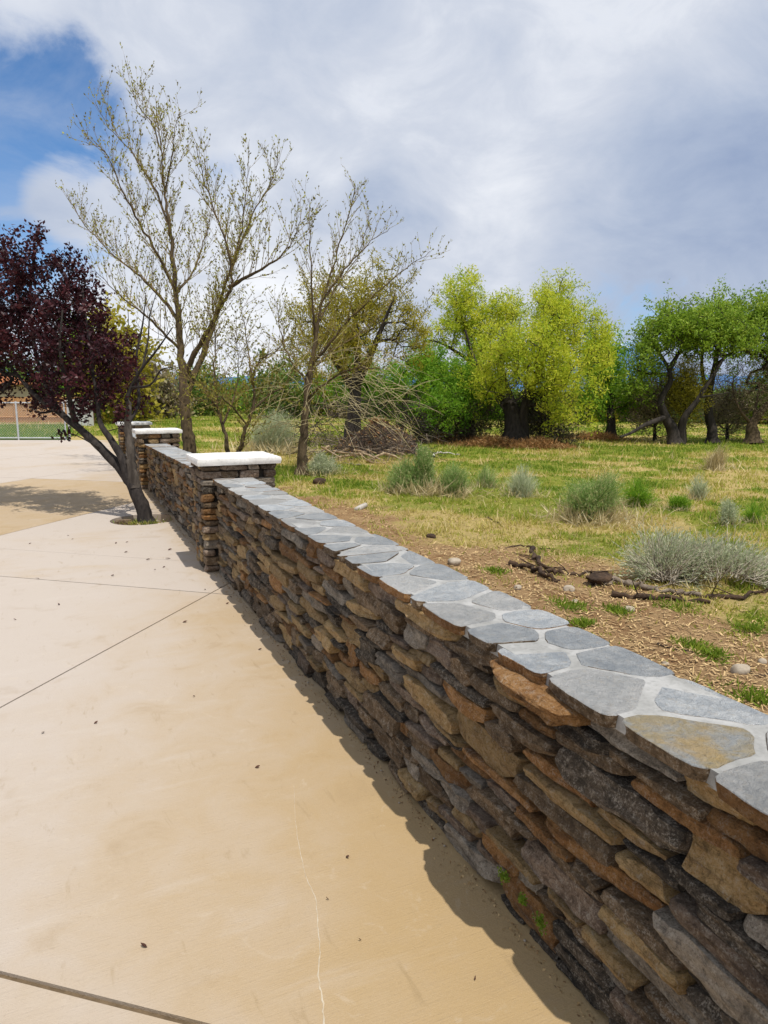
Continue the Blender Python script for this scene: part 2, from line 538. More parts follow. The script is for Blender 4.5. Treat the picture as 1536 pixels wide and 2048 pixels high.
L_DRY = leaf_mat('dry_weed', [(0.0, (0.20, 0.09, 0.03)), (0.6, (0.38, 0.20, 0.075)), (1.0, (0.62, 0.46, 0.22))], 0.25)


# ------------------------------------------------------------------ the field, one sheet to the horizon
def soil_mask(x, y):
    """bare soil along the wall and in patches"""
    n = fbm(x * 0.8, y * 0.8, 21, 4)
    edge = 3.9 + 0.03 * y - 0.10 * np.clip(y - 6.5, 0, 20)
    return sstep(edge - x + (n - 0.5) * 3.2, -0.6, 0.9) * sstep(14.0 - y + (n - .5) * 4, 0, 4)


def straw_mask(x, y):
    n = fbm(x * 0.30 + 3, y * 0.55, 33, 5)
    n2 = fbm(x * 1.3, y * 1.3, 35, 3)
    band = sstep(x, 2.0, 3.2) * (1 - sstep(x, 5.5, 8.5)) * sstep(y, 3.5, 6.0) * (1 - sstep(y, 9.5, 12))
    return np.clip(sstep(n * 0.65 + n2 * 0.35, 0.44, 0.60) * 0.85 + 0.40 * band, 0, 1)

xs = np.concatenate([-np.geomspace(2500, 18, 26), np.linspace(-16.2, 1.2, 8), np.linspace(1.32, 8, 190), np.linspace(8.1, 12, 36), np.geomspace(12.2, 60, 60), np.geomspace(64, 3500, 24)])
ys = np.concatenate([-np.geomspace(2500, 8, 18), np.linspace(-6.2, 0, 10), np.linspace(0.15, 11, 250), np.linspace(11.1, 16, 40), np.geomspace(16.2, 70, 64), np.geomspace(74, 3500, 24)])
GX, GY = np.meshgrid(xs, ys, indexing='ij')
GZ = gz(GX, GY)
far = np.hypot(GX, GY)
nx, ny = GX.shape
idx = np.arange(nx * ny).reshape(nx, ny)
Fg = np.stack([idx[:-1, :-1], idx[1:, :-1], idx[1:, 1:], idx[:-1, 1:]], -1).reshape(-1, 4)
mt, t, out = new_mat('field_ground')
tcn = t.n('ShaderNodeTexCoord'); v = tcn.outputs['Object']
soil = t.n('ShaderNodeAttribute', attribute_name='soil').outputs['Fac']
straw = t.n('ShaderNodeAttribute', attribute_name='straw').outputs['Fac']
nf = t.noise(v, 22, 6, 0.7, 0.5); nm = t.noise(v, 3.0, 5, 0.6, 0.4); nff = t.noise(v, 110, 4, 0.7)
green = t.mix(t.ss(nm, 0.3, 0.7), (0.15, 0.20, 0.022), (0.27, 0.27, 0.045))
strawc = t.mix(nf, (0.36, 0.27, 0.09), (0.56, 0.44, 0.19))
soilc = t.mix(t.ss(nm, 0.3, 0.7), (0.29, 0.165, 0.078), (0.45, 0.295, 0.15))
soilc = t.mix(t.math('MULTIPLY', t.ss(nf, 0.52, 0.66), 0.6), soilc, (0.42, 0.30, 0.15))
soilc = t.mix(t.math('MULTIPLY', t.ss(nff, 0.52, 0.36), 0.6), soilc, (0.085, 0.045, 0.022))
soilc = t.mix(t.math('MULTIPLY', t.ss(t.noise(v, 7.0, 5, 0.6, 0.6), 0.56, 0.70), 0.55), soilc, (0.42, 0.29, 0.14))
gc = t.mix(t.ss(t.math('ADD', straw, t.math('MULTIPLY', t.math('SUBTRACT', nf, 0.5), 0.9)), 0.25, 0.75), green, strawc)
gc = t.mix(t.ss(t.math('ADD', soil, t.math('MULTIPLY', t.math('SUBTRACT', nf, 0.5), 0.8)), 0.3, 0.7), gc, soilc)
principled(t, out, gc, 0.95, t.math('ADD', nf, nff), 0.9, 0.03, 0.1)
field = mesh_np('ground', np.stack([GX, GY, GZ], -1).reshape(-1, 3), Fg, mt, None, True,
                attr2={'soil': soil_mask(GX, GY).ravel(), 'straw': straw_mask(GX, GY).ravel()})
tag(field, 'rough pasture of green grass, straw and bare soil behind the stone wall', 'ground', kind='structure')

# ------------------------------------------------------------------ driveway of cast concrete slabs on a diagonal grid
D1 = np.array([0.627, 0.779]); D2 = np.array([0.779, -0.627])
GATE_A = np.array([-2.08, 27.0]); GATE_B = np.array([0.04, 26.07])
WELL_C = np.array([0.80, 9.42]); WELL_R = 0.40


def clip(poly, n, c):
    """keep points with p.n <= c"""
    o = []
    for i in range(len(poly)):
        a, b = poly[i], poly[(i + 1) % len(poly)]
        da, db = a @ n - c, b @ n - c
        if da <= 0: o.append(a)
        if (da < 0 < db) or (db < 0 < da):
            o.append(a + (b - a) * da / (da - db))
    return o


def concrete(name, tan):
    mt, t, out = new_mat(name)
    geo = t.n('ShaderNodeNewGeometry'); v = geo.outputs['Position']
    big = t.noise(v, 0.55, 5, 0.55, 0.5)
    mid = t.noise(t.vscale(v, (1.0, 1.0, 1.0)), 3.2, 6, 0.62, 0.6)
    str_ = t.noise(t.vscale(v, (0.7, 3.2, 1.0)), 2.2, 5, 0.6, 0.3)
    fine = t.noise(v, 90, 4, 0.7)
    vf = t.noise(v, 420, 3, 0.6)
    sp = t.n('ShaderNodeSeparateXYZ'); t.l(v, sp.inputs[0])
    if tan == 'wash':      # clay washed over the slab, thickest along the wall
        f = t.math('ADD', t.math('ADD', t.math('MULTIPLY', sp.outputs[0], 0.42), t.math('SUBTRACT', 0.62, t.math('MULTIPLY', sp.outputs[1], 0.10))), t.math('MULTIPLY', t.math('SUBTRACT', mid, 0.5), 0.5))
        f = t.math('ADD', f, t.math('MULTIPLY', t.math('SUBTRACT', big, 0.5), 0.8))
        f = t.ss(f, 0.0, 0.95)
    elif tan == 'full':
        f = t.math('ADD', 0.72, t.math('MULTIPLY', t.math('SUBTRACT', mid, 0.5), 0.6))
    else:
        f = t.math('ADD', t.math('MULTIPLY', t.ss(t.math('ADD', big, t.math('MULTIPLY', str_, 0.4)), 0.68, 0.95), 0.5),
                   t.math('MULTIPLY', t.ss(t.math('ADD', sp.outputs[0], t.math('MULTIPLY', mid, 0.5)), 1.05, 1.5), 0.6))
    col = t.mix(f, (0.46, 0.40, 0.345), (0.388, 0.272, 0.134))
    col = t.mix(t.math('MULTIPLY', t.ss(str_, 0.55, 0.75), 0.22), col, (0.52, 0.47, 0.42))
    col = t.mix(t.math('MULTIPLY', t.ss(mid, 0.56, 0.72), 0.25), col, (0.30, 0.22, 0.14))
    col = t.mix(t.math('MULTIPLY', t.ss(fine, 0.58, 0.72), 0.32), col, (0.28, 0.21, 0.14))
    col = t.mix(t.math('MULTIPLY', t.ss(vf, 0.56, 0.72), 0.34), col, (0.62, 0.55, 0.45))
    smu = t.noise(t.vscale(v, (6.0, 1.6, 1.0)), 2.6, 5, 0.65, 0.5)
    col = t.mix(t.math('MULTIPLY', t.ss(smu, 0.60, 0.74), 0.38), col, (0.27, 0.19, 0.095))
    blo = t.noise(v, 7.0, 7, 0.7, 1.2)
    col = t.mix(t.math('MULTIPLY', t.ss(blo, 0.58, 0.70), 0.25), col, (0.53, 0.45, 0.35))
    broom = t.noise(t.vscale(v, (3.0, 60.0, 1.0)), 3.0, 3, 0.6, 0.1)
    col = t.mix(t.math('MULTIPLY', t.ss(broom, 0.55, 0.75), 0.12), col, (0.25, 0.19, 0.13))
    h = t.math('ADD', t.math('MULTIPLY', vf, 0.35), t.math('ADD', t.math('ADD', t.math('MULTIPLY', fine, 0.6), t.math('MULTIPLY', broom, 0.5)), t.math('MULTIPLY', str_, 0.8)))
    principled(t, out, col, 0.82, h, 0.6, 0.008, 0.3)
    return mt

CONC = {k: concrete('concrete_' + k, k) for k in ('pale', 'wash', 'full')}
drive = thing('driveway', (0, 0, 0), 'pale concrete driveway cast in large diagonal slabs beside the wall', 'driveway', kind='structure')
gn = GATE_B - GATE_A; gn = np.array([-gn[1], gn[0]]) / np.linalg.norm(gn)
L1 = [-12.9, -9.3, -5.8, -2.2, 1.42, 5.03, 5.96, 11.10, 14.7, 18.3, 21.9, 25.5, 29.1]
L2 = [-31.0, -27.4, -23.9, -20.4, -16.9, -13.3, -9.8, -6.25, -2.81, 0.70, 4.2, 7.7]
for i in range(len(L1) - 1):
    for j in range(len(L2) - 1):
        poly = [D1 * 60 + D2 * 60, D1 * 60 - D2 * 60, -D1 * 60 - D2 * 60, -D1 * 60 + D2 * 60]
        g1a = 0.002 if abs(L1[i] - 5.96) < .01 else 0.010 if abs(L1[i] - 1.42) < .01 else 0.006
        g1b = 0.002 if abs(L1[i + 1] - 5.96) < .01 else 0.010 if abs(L1[i + 1] - 1.42) < .01 else 0.006
        for n, c in ((-D1, -(L1[i] + g1a)), (D1, L1[i + 1] - g1b), (-D2, -(L2[j] + 0.006)), (D2, L2[j + 1] - 0.006),
                     (np.array([1.0, 0]), 1.24), (np.array([-1.0, 0]), 14.0), (np.array([0, -1.0]), 4.5), (gn, float(gn @ GATE_A))):
            poly = clip(poly, n, c)
            if len(poly) < 3: break
        if len(poly) < 3: continue
        P = np.array(poly)
        area = 0.5 * abs(np.sum(P[:, 0] * np.roll(P[:, 1], -1) - P[:, 1] * np.roll(P[:, 0], -1)))
        if area < 0.02: continue
        c1, c2 = 0.5 * (L1[i] + L1[i + 1]), 0.5 * (L2[j] + L2[j + 1])
        kind = 'pale'
        if 5.0 < c1 < 11.2 and -9.8 < c2 < -6.2: kind = 'full'
        elif c1 < 5.0 and c2 > -6.3: kind = 'wash'
        if np.min(np.linalg.norm(P - WELL_C, axis=1)) < 6 and abs(c1 - 8.5) < 1 and abs(c2 + 4.5) < 1:
            k = 28
            ang = np.arange(k) * 2 * math.pi / k
            circ = WELL_C + WELL_R * np.stack([np.cos(ang), np.sin(ang)], 1)
            pts = [Vector(p) for p in P] + [Vector(p) for p in circ]
            n0 = len(P)
            ed = [(a, (a + 1) % n0) for a in range(n0)] + [(n0 + a, n0 + (a + 1) % k) for a in range(k)]
            vv, _, ff, _, _, _ = delaunay_2d_cdt(pts, ed, [], 1, 1e-5)
            tri = []
            for f in ff:
                c = sum((np.array(vv[q]) for q in f), np.zeros(2)) / len(f)
                if np.linalg.norm(c - WELL_C) > WELL_R * 0.985: tri.append(tuple(f))
            nv = len(vv)
            V = [(q[0], q[1], 0.0) for q in vv] + [(q[0], q[1], -0.098) for q in vv]
            from collections import Counter
            cnt = Counter()
            for f in tri:
                for a in range(len(f)): cnt[(f[a], f[(a + 1) % len(f)])] += 1
            F = list(tri)
            for (a, b) in cnt:
                if (b, a) not in cnt: F.append((b, a, a + nv, b + nv))
        else:
            n0 = len(P)
            V = [(q[0], q[1], 0.0) for q in P] + [(q[0], q[1], -0.098) for q in P]
            F = [tuple(range(n0))] + [((a + 1) % n0, a, a + n0, (a + 1) % n0 + n0) for a in range(n0)]
            if np.sum(P[:, 0] * np.roll(P[:, 1], -1) - P[:, 1] * np.roll(P[:, 0], -1)) < 0:
                F = [f[::-1] for f in F]
        poly_mesh('slab', V, F, CONC[kind], drive)
# sand packed in the joints
V, F = boxVF(-13.98, 1.235, -4.48, 24.5, -0.0975, -0.014)
cx, cy = WELL_C
F = []
V = []
for (x0, x1, y0, y1) in ((-13.98, 1.235, -4.48, cy - .41), (-13.98, 1.235, cy + .41, 24.5), (-13.98, cx - .41, cy - .41, cy + .41), (cx + .41, 1.235, cy - .41, cy + .41)):
    b = len(V)
    V += [(x0, y0, -0.011), (x1, y0, -0.011), (x1, y1, -0.011), (x0, y1, -0.011)]
    F.append((b, b + 1, b + 2, b + 3))
poly_mesh('joint_sand', V, F, simple_mat('joint_sand', (0.10, 0.07, 0.04), (0.17, 0.12, 0.07), 30), drive)
# wandering hairline crack filled with pale lime, near slab
ck = [(588, 1570), (592, 1650), (600, 1700), (612, 1750), (632, 1800), (636, 1850), (640, 1900), (637, 1950), (645, 2000), (648, 2048), (655, 2140)]
pts = np.array([CAM + ray_dir(*q) * (-CAM_H / ray_dir(*q)[2]) for q in ck])
pts = smooth_poly(pts, 6)
pts[:, 0] += RNG.normal(size=len(pts)) * 0.0012
wd = np.linspace(0.0008, 0.0026, len(pts)) * RNG.uniform(0.6, 1.3, len(pts))
V = np.concatenate([pts + [-1, 0, 0] * wd[:, None], pts + np.array([0, 0, 0.0022]), pts + [1, 0, 0] * wd[:, None]])
V[:, 2] += 0.0004
n = len(pts); i = np.arange(n - 1)
F = np.concatenate([np.stack([i, i + 1, n + i + 1, n + i], -1), np.stack([n + i, n + i + 1, 2 * n + i + 1, 2 * n + i], -1)])
ckm = simple_mat('crack_lime', (0.56, 0.49, 0.38), (0.47, 0.38, 0.26), 40)
mesh_np('crack', V, F, ckm, drive)
# a second joint's worth: spalled edge of the slab next to the viewer is left to the material


# ------------------------------------------------------------------ rounded, weathered stones
_grid = {}


def cube_grid(a, b, c):
    key = (a, b, c)
    if key in _grid: return _grid[key]
    vid = {}; V = []; F = []
    def vert(i, j, k):
        q = (i, j, k)
        if q not in vid:
            vid[q] = len(V); V.append((2 * i / a - 1, 2 * j / b - 1, 2 * k / c - 1))
        return vid[q]
    for i in (0, a):
        for j in range(b):
            for k in range(c):
                f = [vert(i, j, k), vert(i, j + 1, k), vert(i, j + 1, k + 1), vert(i, j, k + 1)]
                F.append(f if i else f[::-1])
    for j in (0, b):
        for i in range(a):
            for k in range(c):
                f = [vert(i, j, k), vert(i, j, k + 1), vert(i + 1, j, k + 1), vert(i + 1, j, k)]
                F.append(f if j else f[::-1])
    for k in (0, c):
        for i in range(a):
            for j in range(b):
                f = [vert(i, j, k), vert(i + 1, j, k), vert(i + 1, j + 1, k), vert(i, j + 1, k)]
                F.append(f if k else f[::-1])
    _grid[key] = (np.array(V), np.array(F))
    return _grid[key]


def stone_geo(dx, dy, dz, rng, res=(3, 8, 5), k=5.0, rough=1.0, lens=0.35, cuts=7):
    """rough split block centred on the origin with full sizes dx, dy, dz: near-box, corners knocked off by planes, layered face"""
    V, F = cube_grid(*res)
    P = V.copy()
    nk = (np.abs(P) ** k).sum(1) ** (1 / k)
    P = P / nk[:, None]
    # knock corners and edges off with random planes
    for q in range(cuts):
        nrm = rng.normal(size=3) * np.array([0.9, 1.0, 1.0]); nrm /= np.linalg.norm(nrm)
        sup = np.abs(nrm).sum()
        c = sup * rng.uniform(0.66, 0.90)
        d = P @ nrm - c
        P = P - np.where(d > 0, d, 0)[:, None] * nrm[None, :]
    x, y, z = P[:, 0].copy(), P[:, 1].copy(), P[:, 2].copy()
    e0, e1 = rng.uniform(0, lens, 2)
    up0, up1 = rng.uniform(-1, 1, 2)
    tp = 1 - np.where(y > 0, e0, e1) * np.abs(y) ** 1.8
    z = z * tp + np.where(y > 0, up0 * e0, up1 * e1) * np.abs(y) ** 1.8 * 0.5
    sd = rng.uniform(0, 200)
    X, Y, Z = x * dx / 2, y * dy / 2, z * dz / 2
    sz = min(dx, dz, dy)
    # low outline waves
    Z = Z + (fbm(Y * 9 + sd, X * 4 + np.sign(z) * 7 + 50, 61, 3) - 0.5) * sz * 0.34 * rough
    Y = Y + (fbm(Z * 14 + sd, X * 6 + np.sign(y) * 9 + 90, 62, 2) - 0.5) * sz * 0.30 * rough
    # split face: tilt, lumps and strata along the bed
    fr = rng.uniform(25, 70)
    tilt = rng.normal() * 0.16
    lay = (fbm(Y * 5 + sd, Z * fr + sd, 63, 2) - 0.5)
    lump = (fbm(Y * 10 + sd, Z * 16 + 33 + sd, 64, 3) - 0.5)
    face = np.clip(np.abs(x) * 1.6 - 0.6, 0, 1)
    X = X + np.where(x < 0, 1, -1) * face * (lay * 0.028 + lump * 0.020) * rough * min(1, sz / 0.05) + Z * tilt + rng.normal(size=len(P)) * 0.0012 * rough
    return np.stack([X, Y, Z], 1), F


def stone_obj(P, F, loc, mat, parent, name='stone', rotx=0.0):
    o = mesh_np(name, P, F, mat, parent, True)
    o.location = loc
    o.rotation_euler = (rotx, 0, 0)
    o.data.set_sharp_from_angle(angle=math.radians(32))
    return o

WX = 1.158          # front plane of the wall


def wall_section(label, y0, y1, ztop, res, rng, hmin, hmax, lf, group='sections of the stone wall'):
    root = thing('stone_wall', (1.31, 0.5 * (y0 + y1), 0), label, 'wall', group)
    # rubble core
    V = [(1.215, y0, -0.05), (1.44, y0, -0.05), (1.44, y1, -0.05), (1.215, y1, -0.05),
         (1.215, y0, ztop(y0) - 0.045), (1.44, y0, ztop(y0) - 0.045), (1.44, y1, ztop(y1) - 0.045), (1.215, y1, ztop(y1) - 0.045)]
    F = [(0, 3, 2, 1), (4, 5, 6, 7), (0, 1, 5, 4), (1, 2, 6, 5), (2, 3, 7, 6), (3, 0, 4, 7)]
    poly_mesh('core', V, F, MORTAR_SHADE, root)
    full = ztop(y0) - 0.042
    zs = [0.0]
    while zs[-1] < full - hmin * 0.6:
        zs.append(zs[-1] + rng.uniform(hmin, hmax))
    zs = np.array(zs) * full / zs[-1]
    nr = len(zs) - 1
    taken = [[] for _ in range(nr + 2)]
    placed = []

    def bound(k, y):
        if k <= 0: return 0.0
        f = (ztop(y) - 0.042) / full
        if k >= nr: return (ztop(y) - 0.042)
        return (zs[k] + (vnoise(np.array([y * 1.9]), np.array([k * 5.3]), 5)[0] - 0.5) * 0.055) * f

    def put(y_a, y_b, za0, za1, zb0, zb1, row):
        L = y_b - y_a
        ym = 0.5 * (y_a + y_b)
        zlo, zhi = 0.5 * (za0 + zb0), 0.5 * (za1 + zb1)
        h = max(zhi - zlo, 0.02)
        prot = rng.uniform(-0.012, 0.022)
        dep = rng.uniform(0.12, 0.16)
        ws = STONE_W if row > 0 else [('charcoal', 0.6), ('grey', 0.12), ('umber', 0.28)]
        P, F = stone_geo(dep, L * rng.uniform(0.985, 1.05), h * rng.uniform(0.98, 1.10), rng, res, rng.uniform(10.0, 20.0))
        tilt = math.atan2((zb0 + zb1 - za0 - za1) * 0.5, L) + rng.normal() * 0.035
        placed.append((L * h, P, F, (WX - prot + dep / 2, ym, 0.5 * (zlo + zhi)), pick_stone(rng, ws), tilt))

    for k in range(nr):
        y = y0 + 0.004 - rng.uniform(0, 0.05)
        while y < y1 - 0.03:
            hit = [b for a, b in taken[k] if a - 0.03 <= y < b]
            if hit:
                y = max(hit) + 0.002
                continue
            h = zs[k + 1] - zs[k]
            L = float(np.clip(h * rng.uniform(1.7, 5.6) * lf, 0.10, 0.44))
            nxt = [a for a, b in taken[k] if a > y]
            yb = min([y + L, y1 + 0.01] + nxt)
            if y1 - yb < 0.08: yb = min([y1] + nxt)
            if nxt and min(nxt) - yb < 0.07: yb = min(nxt)
            if yb - y < 0.035:
                y = yb + 0.002
                continue
            ya = max(y, y0)
            r = rng.random()
            if r < 0.11 and k + 1 < nr and yb - ya > 0.11 and h < hmax * 0.95:
                top = k + 2
                taken[k + 1].append((ya, yb))
                put(ya, yb, bound(k, ya), bound(top, ya), bound(k, yb), bound(top, yb), k)
            elif r < 0.17 and h > 0.062 and yb - ya > 0.16:
                s = rng.uniform(0.38, 0.62)
                for (f0, f1) in ((0, s), (s, 1)):
                    a0, a1, b0, b1 = bound(k, ya), bound(k + 1, ya), bound(k, yb), bound(k + 1, yb)
                    put(ya, yb, a0 + (a1 - a0) * f0, a0 + (a1 - a0) * f1, b0 + (b1 - b0) * f0, b0 + (b1 - b0) * f1, k)
            else:
                put(ya, yb, bound(k, ya), bound(k + 1, ya), bound(k, yb), bound(k + 1, yb), k)
            y = yb + rng.uniform(0.001, 0.006)
    # the 300 largest are parts of their own; the smallest chinking stones are joined
    placed.sort(key=lambda q: -q[0])
    for _, P, F, loc, mt_, tilt in placed[:300]:
        stone_obj(P, F, loc, mt_, root, 'stone', tilt)
    if placed[300:]:
        mats = []; Vv = []; Ff = []; mi = []; b_ = 0
        for _, P, F, loc, mt_, tilt in placed[300:]:
            if mt_ not in mats: mats.append(mt_)
            ct, st_ = math.cos(tilt), math.sin(tilt)
            Q = np.stack([P[:, 0], P[:, 1] * ct - P[:, 2] * st_, P[:, 1] * st_ + P[:, 2] * ct], 1) + np.array(loc)
            Vv.append(Q); Ff.append(F + b_); b_ += len(Q); mi += [mats.index(mt_)] * len(F)
        o = mesh_np('chinking_stones', np.concatenate(Vv), np.concatenate(Ff), None, root, True)
        for mt_ in mats: o.data.materials.append(mt_)
        o.data.polygons.foreach_set('material_index', np.array(mi, np.int32))
        o.data.set_sharp_from_angle(angle=math.radians(32))
        o['kind'] = 'stuff'
    # ---- flagstone cap: mortar bed and irregular flags set into it
    bed = poly_mesh('cap_mortar', *[
        [(1.158, y0, ztop(y0) - 0.043), (1.462, y0, ztop(y0) - 0.043), (1.462, y1, ztop(y1) - 0.043), (1.158, y1, ztop(y1) - 0.043),
         (1.158, y0, ztop(y0) - 0.0035), (1.462, y0, ztop(y0) - 0.0035), (1.462, y1, ztop(y1) - 0.0035), (1.158, y1, ztop(y1) - 0.0035)],
        [(0, 3, 2, 1), (4, 5, 6, 7), (0, 1, 5, 4), (1, 2, 6, 5), (2, 3, 7, 6), (3, 0, 4, 7)]], MORTAR_PALE, root)
    seeds = []
    y = y0 + 0.04
    side = 0
    while y < y1:
        L = rng.uniform(0.11, 0.33)
        if rng.random() < 0.12:
            seeds.append((1.305 + rng.uniform(-0.02, 0.02), y + L * 0.5)); y += L * 1.05
        else:
            seeds.append((1.205 + rng.uniform(-0.02, 0.05), y + L * rng.uniform(0.1, 0.5)))
            seeds.append((1.395 + rng.uniform(-0.05, 0.03), y + L * rng.uniform(0.45, 0.95)))
            y += L
    S = np.array(seeds)
    for a in range(len(S)):
        fo, bo = 1.127 + rng.uniform(-0.004, 0.004), 1.482 + rng.uniform(-0.014, 0.014)
        poly = [np.array(q) for q in ((fo, y0 + 0.002), (bo, y0 + 0.002), (bo, y1 - 0.002), (fo, y1 - 0.002))]
        near = np.argsort(np.linalg.norm(S - S[a], axis=1))[1:14]
        for b in near:
            d = S[b] - S[a]; L = np.linalg.norm(d); d = d / L
            poly = clip(poly, d, float(d @ (S[a] + S[b]) / 2 - rng.uniform(0.006, 0.017)))
            if len(poly) < 3: break
        if len(poly) < 3: continue
        # subdivide edges, round the corners and roughen the outline
        Q = np.array(poly)
        for it in range(2):
            cr = (0.13, 0.2)[it]
            Q = np.stack([(1 - cr) * Q + cr * np.roll(Q, -1, 0), cr * Q + (1 - cr) * np.roll(Q, -1, 0)], 1).reshape(-1, 2)
        out_ = []
        for q in range(len(Q)):
            p, r = Q[q], Q[(q + 1) % len(Q)]
            nn = max(1, int(np.linalg.norm(r - p) / 0.035))
            for s in range(nn): out_.append(p + (r - p) * s / nn)
        Q = np.array(out_)
        c = Q.mean(0)
        ed = (np.abs(Q[:, 0] - 1.305) > 0.15)
        Q = c + (Q - c) * (1 + rng.normal(size=(len(Q), 1)) * np.where(ed, 0.016, 0.022)[:, None])
        n0 = len(Q)
        th = rng.uniform(0.030, 0.038)
        zt = np.array([ztop(q[1]) for q in Q]) + rng.uniform(-0.003, 0.001)
        tx, ty = rng.normal(size=2) * 0.012
        zt = zt + (Q[:, 0] - c[0]) * tx + (Q[:, 1] - c[1]) * ty
        inner = c + (Q - c) * 0.985
        V = [(q[0], q[1], z) for q, z in zip(inner, zt)] + [(q[0], q[1], z - 0.002) for q, z in zip(Q, zt)]
        mid = c + (Q - c) * (1 + rng.normal(size=(n0, 1)) * 0.02 - 0.02)
        V += [(q[0], q[1], z - th * 0.55) for q, z in zip(mid, zt)]
        low = c + (Q - c) * 0.95
        V += [(q[0], q[1], z - th + 0.0) for q, z in zip(low, zt)]
        F = [tuple(range(n0))]
        for ring in range(3):
            o0, o1 = ring * n0, (ring + 1) * n0
            F += [((q + 1) % n0 + o0, q + o0, q + o1, (q + 1) % n0 + o1) for q in range(n0)]
        F.append(tuple(range(3 * n0, 4 * n0))[::-1])
        if np.sum(Q[:, 0] * np.roll(Q[:, 1], -1) - Q[:, 1] * np.roll(Q[:, 0], -1)) < 0:
            F = [f[::-1] for f in F]
        r = rng.random()
        ob = poly_mesh('flagstone', V, F, FLAG['ochre'] if r < 0.12 else FLAG['pale'] if r < 0.42 else FLAG['blue'], root)
        ob.data.materials.append(STONES['rust'] if rng.random() < 0.6 else STONES['umber'])
        for p in ob.data.polygons:
            if abs(p.normal.z) < 0.55: p.material_index = 1
    return root

rw = np.random.default_rng(11)
wall_section('long near stretch of dark stacked stone wall with grey flagstone cap, beside the viewer', -0.05, 6.33,
             lambda y: 0.842, (3, 14, 7), rw, 0.037, 0.069, 1.5)
wall_section('middle stretch of stacked stone wall behind the leaning plum tree', 6.93, 12.40,
             lambda y: 0.842 - 0.018 * (y - 6.93), (2, 7, 4), rw, 0.040, 0.072, 1.5)
wall_section('farthest stretch of stacked stone wall between the two distant pillars', 12.96, 17.0,
             lambda y: 0.74, (2, 4, 3), rw, 0.085, 0.12, 1.15)


def pillar(label, y, hz, rng, capscale=1.0):
    x0, x1, y0, y1 = 1.045, 1.70, y, y + 0.58
    root = thing('stone_pillar', (0.5 * (x0 + x1), 0.5 * (y0 + y1), 0), label, 'pillar', 'pillars of the stone wall')
    i = 0.05
    poly_mesh('core', *boxVF(x0 + i, x1 - i, y0 + i, y1 - i, -0.05, hz), MORTAR_SHADE, root)
    z = 0.0
    row = 0
    WS = [('charcoal', 0.12), ('umber', 0.26), ('mauve', 0.20), ('tan', 0.20), ('rust', 0.12), ('grey', 0.12)]
    while z < hz - 0.015:
        h = rng.uniform(0.045, 0.085)
        if hz - (z + h) < 0.045: h = hz - z
        # corner stones alternate between the near and the side face
        for cx_, sx in ((x0, 1), (x1, -1)):
            for cy_, sy in ((y0, 1), (y1, -1)):
                lx = rng.uniform(0.10, 0.17); ly = rng.uniform(0.11, 0.18)
                if (row + (sx > 0) + (sy > 0)) % 2: lx, ly = lx * 1.25, ly * 0.9
                dx, dy = lx, ly
                P, F = stone_geo(dx, dy, h * 1.03, rng, (4, 4, 4), rng.uniform(5, 9), 0.55, 0.12)
                o = rng.uniform(-0.006, 0.012)
                stone_obj(P, F, (cx_ - sx * o + sx * dx / 2, cy_ - sy * o + sy * dy / 2, z + h / 2), pick_stone(rng, WS), root)
        # stones between the corners on all four faces
        for face in range(4):
            a0, a1 = (x0 + 0.15, x1 - 0.15) if face < 2 else (y0 + 0.15, y1 - 0.15)
            a = a0
            while a < a1 - 0.02:
                L = min(rng.uniform(0.12, 0.26), a1 - a)
                if a1 - (a + L) < 0.07: L = a1 - a
                o = rng.uniform(-0.008, 0.010)
                if face < 2:
                    P, F = stone_geo(L * 1.02, 0.10, h * 1.02, rng, (5, 2, 4), rng.uniform(5, 8), 0.55, 0.1)
                    yy = y0 - o + 0.05 if face == 0 else y1 + o - 0.05
                    loc = (a + L / 2, yy, z + h / 2)
                else:
                    P, F = stone_geo(0.10, L * 1.02, h * 1.02, rng, (2, 5, 4), rng.uniform(5, 8), 0.55, 0.2)
                    xx = x0 - o + 0.05 if face == 2 else x1 + o - 0.05
                    loc = (xx, a + L / 2, z + h / 2)
                stone_obj(P, F, loc, pick_stone(rng, WS), root)
                a += L + 0.003
        z += h + 0.002
        row += 1
    # white painted slab with a rocky edge
    nxx, nyy = 16, 16
    P, F = cube_grid(nxx, nyy, 3)
    Q = P.copy()
    ex = 0.045
    hx, hy = (x1 - x0) / 2 + ex, (y1 - y0) / 2 + ex
    edge = np.maximum(np.abs(Q[:, 0]), np.abs(Q[:, 1]))
    zz = Q[:, 2].copy()
    top = zz > 0.9
    inset = np.where(top, 0.982, np.where(zz < -0.9, 0.985, 1.0))
    jx = rng.normal(size=len(Q)) * 0.0022 * (edge > 0.98)
    jy = rng.normal(size=len(Q)) * 0.0022 * (edge > 0.98)
    X = Q[:, 0] * hx * inset + jx
    Y = Q[:, 1] * hy * inset + jy
    Z = zz * 0.029 + np.where(zz > 0, 0.012 * (1 - edge ** 2), 0) + np.where(top, 0.0015 * np.sin(X * 17 + y) * np.cos(Y * 14), 0)
    Z += rng.normal(size=len(Q)) * 0.0007 * (zz > -0.9)
    o = mesh_np('capstone', np.stack([X, Y, Z], 1), F, WHITE_CAP, root, True)
    o.data.set_sharp_from_angle(angle=math.radians(38))
    o.location = (0.5 * (x0 + x1), 0.5 * (y0 + y1), hz + 0.033)
    return root

pillar('nearest stone pillar with thick white capstone, between the two wall stretches', 6.34, 0.955, rw)
pillar('second stone pillar with white capstone, behind the leaning plum tree', 12.40, 0.905, rw)
pillar('farthest stone pillar with white capstone, near the chain link gate', 17.0, 0.845, rw)

